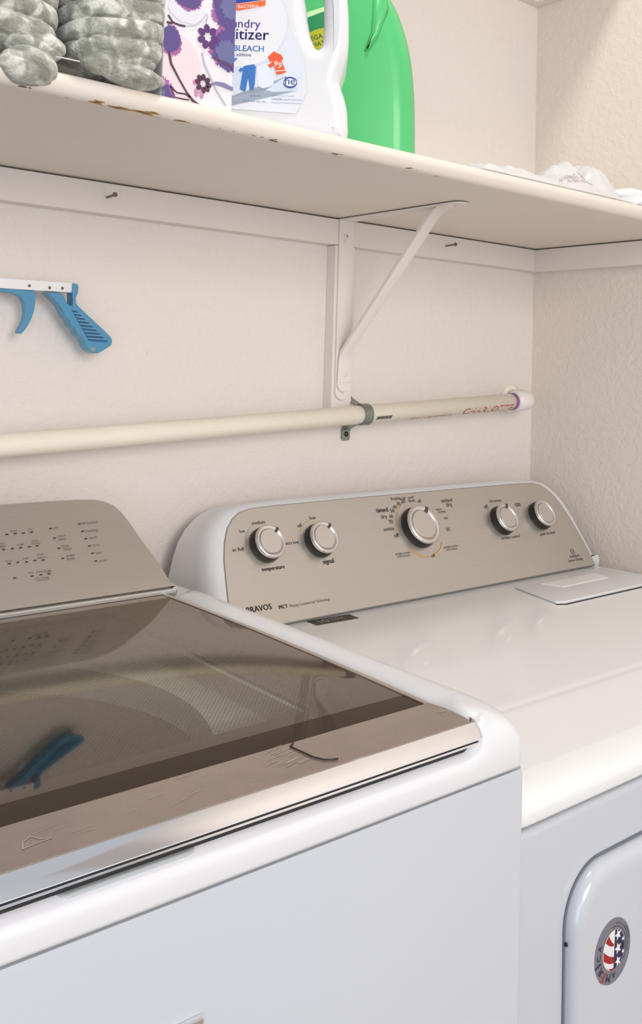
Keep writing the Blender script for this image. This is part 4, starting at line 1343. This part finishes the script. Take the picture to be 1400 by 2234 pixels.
fart('dark_flowers', flower(-.9025, 1.5240, .0115, 7, 3), (.10, .03, .17), .0011)
fart('plum_flowers', flower(-.9060, 1.4795, .0088, 8, 4), (.085, .025, .06), .0011)
fart('pink_flower_petals', [blob(-.9125, 1.4700, .0022, .0042, 6, 20), blob(-.9070, 1.4695, .0022, .0042, 7, 20), blob(-.9140, 1.4790, .0030, .0022, 8, 20)], (.55, .25, .42), .0010)

# ------------------------------------------------------------------ plush blankets
def blanket(name, cx, cy, rx, ry, z0, z1, label, seed, tilt=0.0, lobes=(), ribslope=0.0):
    NU, NV = 160, 420
    vs = []; fs = []
    pitch = .0170
    for j in range(NV+1):
        t = j/NV
        z = z0+(z1-z0)*t
        for i in range(NU):
            a = 2*math.pi*i/NU
            c, s = math.cos(a), math.sin(a)
            # superellipse section
            e = 2.0/3.2
            X = abs(c)**e*(1 if c > 0 else -1); Y = abs(s)**e*(1 if s > 0 else -1)
            end = 1.0
            if t < .13: end = math.sqrt(max(0.0, 1-((.13-t)/.13)**2.2))
            if t > .93: end = math.sqrt(max(0.0, 1-((t-.93)/.07)**2.2))
            end = max(end, .02)
            zz = z+ribslope*(X*rx)
            ph = (zz/pitch) % 1.0
            rib = -math.exp(-((min(ph, 1-ph))/.07)**2)*.0030 + .0013*math.sin(math.pi*ph)
            nz = noise.noise(Vector((X*1.6+seed, Y*1.6, z*14)))*.0014+noise.noise(Vector((X*5+seed, Y*5, z*60)))*.0005
            fold = 0.0
            if t < .22:
                k = (1-t/.22)
                fold = k*.0045*noise.noise(Vector((X*2.6+seed*3, Y*2.2, z*55)))
            rxx = (rx+rib+nz+fold)*end; ryy = (ry+rib+nz+fold)*end
            vs.append((cx+X*rxx+tilt*(z-z0), cy+Y*ryy, z+fold*.6))
    for j in range(NV):
        for i in range(NU):
            a_ = j*NU+i; b_ = j*NU+(i+1) % NU
            fs.append((a_, b_, b_+NU, a_+NU))
    fs.append(tuple(range(NU))[::-1]); fs.append(tuple(range(NV*NU, (NV+1)*NU)))
    o = mk(name, vs, fs, M_plush, None, smooth=True)
    tag(o, label, 'blanket', 'rolled plush blankets on the shelf')
    return o


def lobe(name, c, r, seed, parent, sq=(1, 1, 1)):
    bm = bmesh.new(); bmesh.ops.create_icosphere(bm, subdivisions=5, radius=1.0)
    for v in bm.verts:
        n = v.co.normalized()
        k = 1+.14*noise.noise(n*1.1+Vector((seed, 0, 0)))+.03*noise.noise(n*3+Vector((0, seed, 0)))-.07*math.exp(-((n.x*.5+n.z+.1*math.sin(seed))/.12)**2)
        v.co = Vector((c[0]+n.x*r[0]*k, c[1]+n.y*r[1]*k, c[2]+n.z*r[2]*k))
    me = bpy.data.meshes.new(name); bm.to_mesh(me); bm.free()
    return link(name, me, M_plush, parent, True)


b1 = blanket('plush_blanket', -1.0920, -.2930, .0470, .052, ZT+.008, ZT+.19, 'leftmost grey ribbed plush blanket roll, its tail hanging over the shelf edge', 2.0, .03, ribslope=.03)
lobe('folded_tail', (-1.0740, -.3380, ZT-.0030), (.024, .0165, .0165), 1.3, b1)
lobe('folded_flap', (-1.0660, -.3300, ZT+.0180), (.026, .014, .013), 4.1, b1)
b2 = blanket('plush_blanket', -.9945, -.3010, .0440, .052, ZT+.008, ZT+.20, 'grey ribbed plush blanket roll standing against the floral box', 7.0, .02, ribslope=-.16)
lobe('folded_tail', (-.9800, -.3340, ZT+.0095), (.0290, .0165, .0100), 2.2, b2)
lobe('folded_flap', (-1.0120, -.3360, ZT+.0190), (.0190, .0130, .0150), 5.6, b2)
o = tube('hanging_thread', [(-1.056, -.350, ZT+.0062), (-1.048, -.3520, ZT+.0060), (-1.037, -.3530, ZT+.0058)], .0005, M_string, b2, 6)

# ------------------------------------------------------------------ plastic bag at the right
def crumple(x, y):
    # heights above the shelf
    h = 0.0
    h += .010*math.exp(-(((x+.497)/.020)**4+((y+.300)/.04)**4))
    h += .018*math.exp(-(((x+.420)/.055)**4+((y+.285)/.04)**4))
    h += .046*math.exp(-(((x+.305)/.045)**2+((y+.280)/.040)**2))
    h += .044*math.exp(-(((x+.240)/.026)**4+((y+.280)/.036)**4))
    if h > .001:
        p = Vector((x*38, y*38, 0)); h *= 1+.35*(abs(noise.noise(p))-.2)
        h += .0035*abs(noise.noise(Vector((x*90, y*60, 3))))*min(1, h/.01)
    return h


vs = []; fs = []
nx, ny = 150, 66
for j in range(ny+1):
    for i in range(nx+1):
        x = -.5225+.3150*i/nx; y = -.334+.104*j/ny
        ex = min(1, min(i, nx-i)/8)*min(1, min(j, ny-j)/6)
        vs.append((x, y, ZT+.0008+crumple(x, y)*ex))
for j in range(ny):
    for i in range(nx):
        a = j*(nx+1)+i; fs.append((a, a+1, a+nx+2, a+nx+1))
bag = mk('plastic_bag', vs, fs, M_bag, None, smooth=True)
so = bag.modifiers.new('film', 'SOLIDIFY'); so.thickness = .0002; so.offset = 0
tag(bag, 'crumpled clear plastic bag lying on the right end of the shelf', 'bag')
a = ([], [])


def bagfn(dx, dz):
    def fn(p, q):
        x = -.345+p; y = -.285+dz
        return Vector((x, y-.0012-.002*math.sin(p*40), ZT+crumple(x, y)+.001+q))
    return fn


add_text(a, 'WARNING: THIS BAG', 0, 0, .075, fn=lambda p, q: Vector((-.345+p, -.314+q, ZT+crumple(-.345+p, -.314+q)+.0012)), hs=1.3)
add_text(a, 'IS NOT A TOY', .01, -.008, .050, fn=lambda p, q: Vector((-.345+p, -.314+q, ZT+crumple(-.345+p, -.314+q)+.0012)), hs=1.3)
build('bag_print', a, mat('faded_print', (.40, .33, .30), .6), bag)
M_pack = mat('white_film', (.80, .81, .83), .35)
pk = empty('plastic_packaging', (-.11, -.29, ZT), 'folded white plastic packaging lying at the right end of the shelf beside the clear bag', 'packaging')
loops = []
for x in [-.2000+.190*i/30 for i in range(31)]:
    e = min(1, (x+.2000)/.012+.15)
    h = (.020+.004*math.sin(x*40))*e
    loops.append([(x, -.332, ZT+.0003), (x, -.335, ZT+h*.4), (x, -.328, ZT+h*.9), (x, -.31, ZT+h), (x, -.27, ZT+h*.95), (x, -.25, ZT+h*.5), (x, -.248, ZT+.0003)])
v, f = loft(loops)
mk('folded_film', v, f, M_pack, pk, smooth=True)
tube('rolled_edge', [(-.196, -.292, ZT+.022), (-.15, -.290, ZT+.0270), (-.10, -.288, ZT+.0275), (-.05, -.287, ZT+.027), (-.012, -.286, ZT+.026)], [.004, .0085, .009, .009, .008], M_pack, pk, 20)

bpy.data.objects.remove(_to, do_unlink=True)
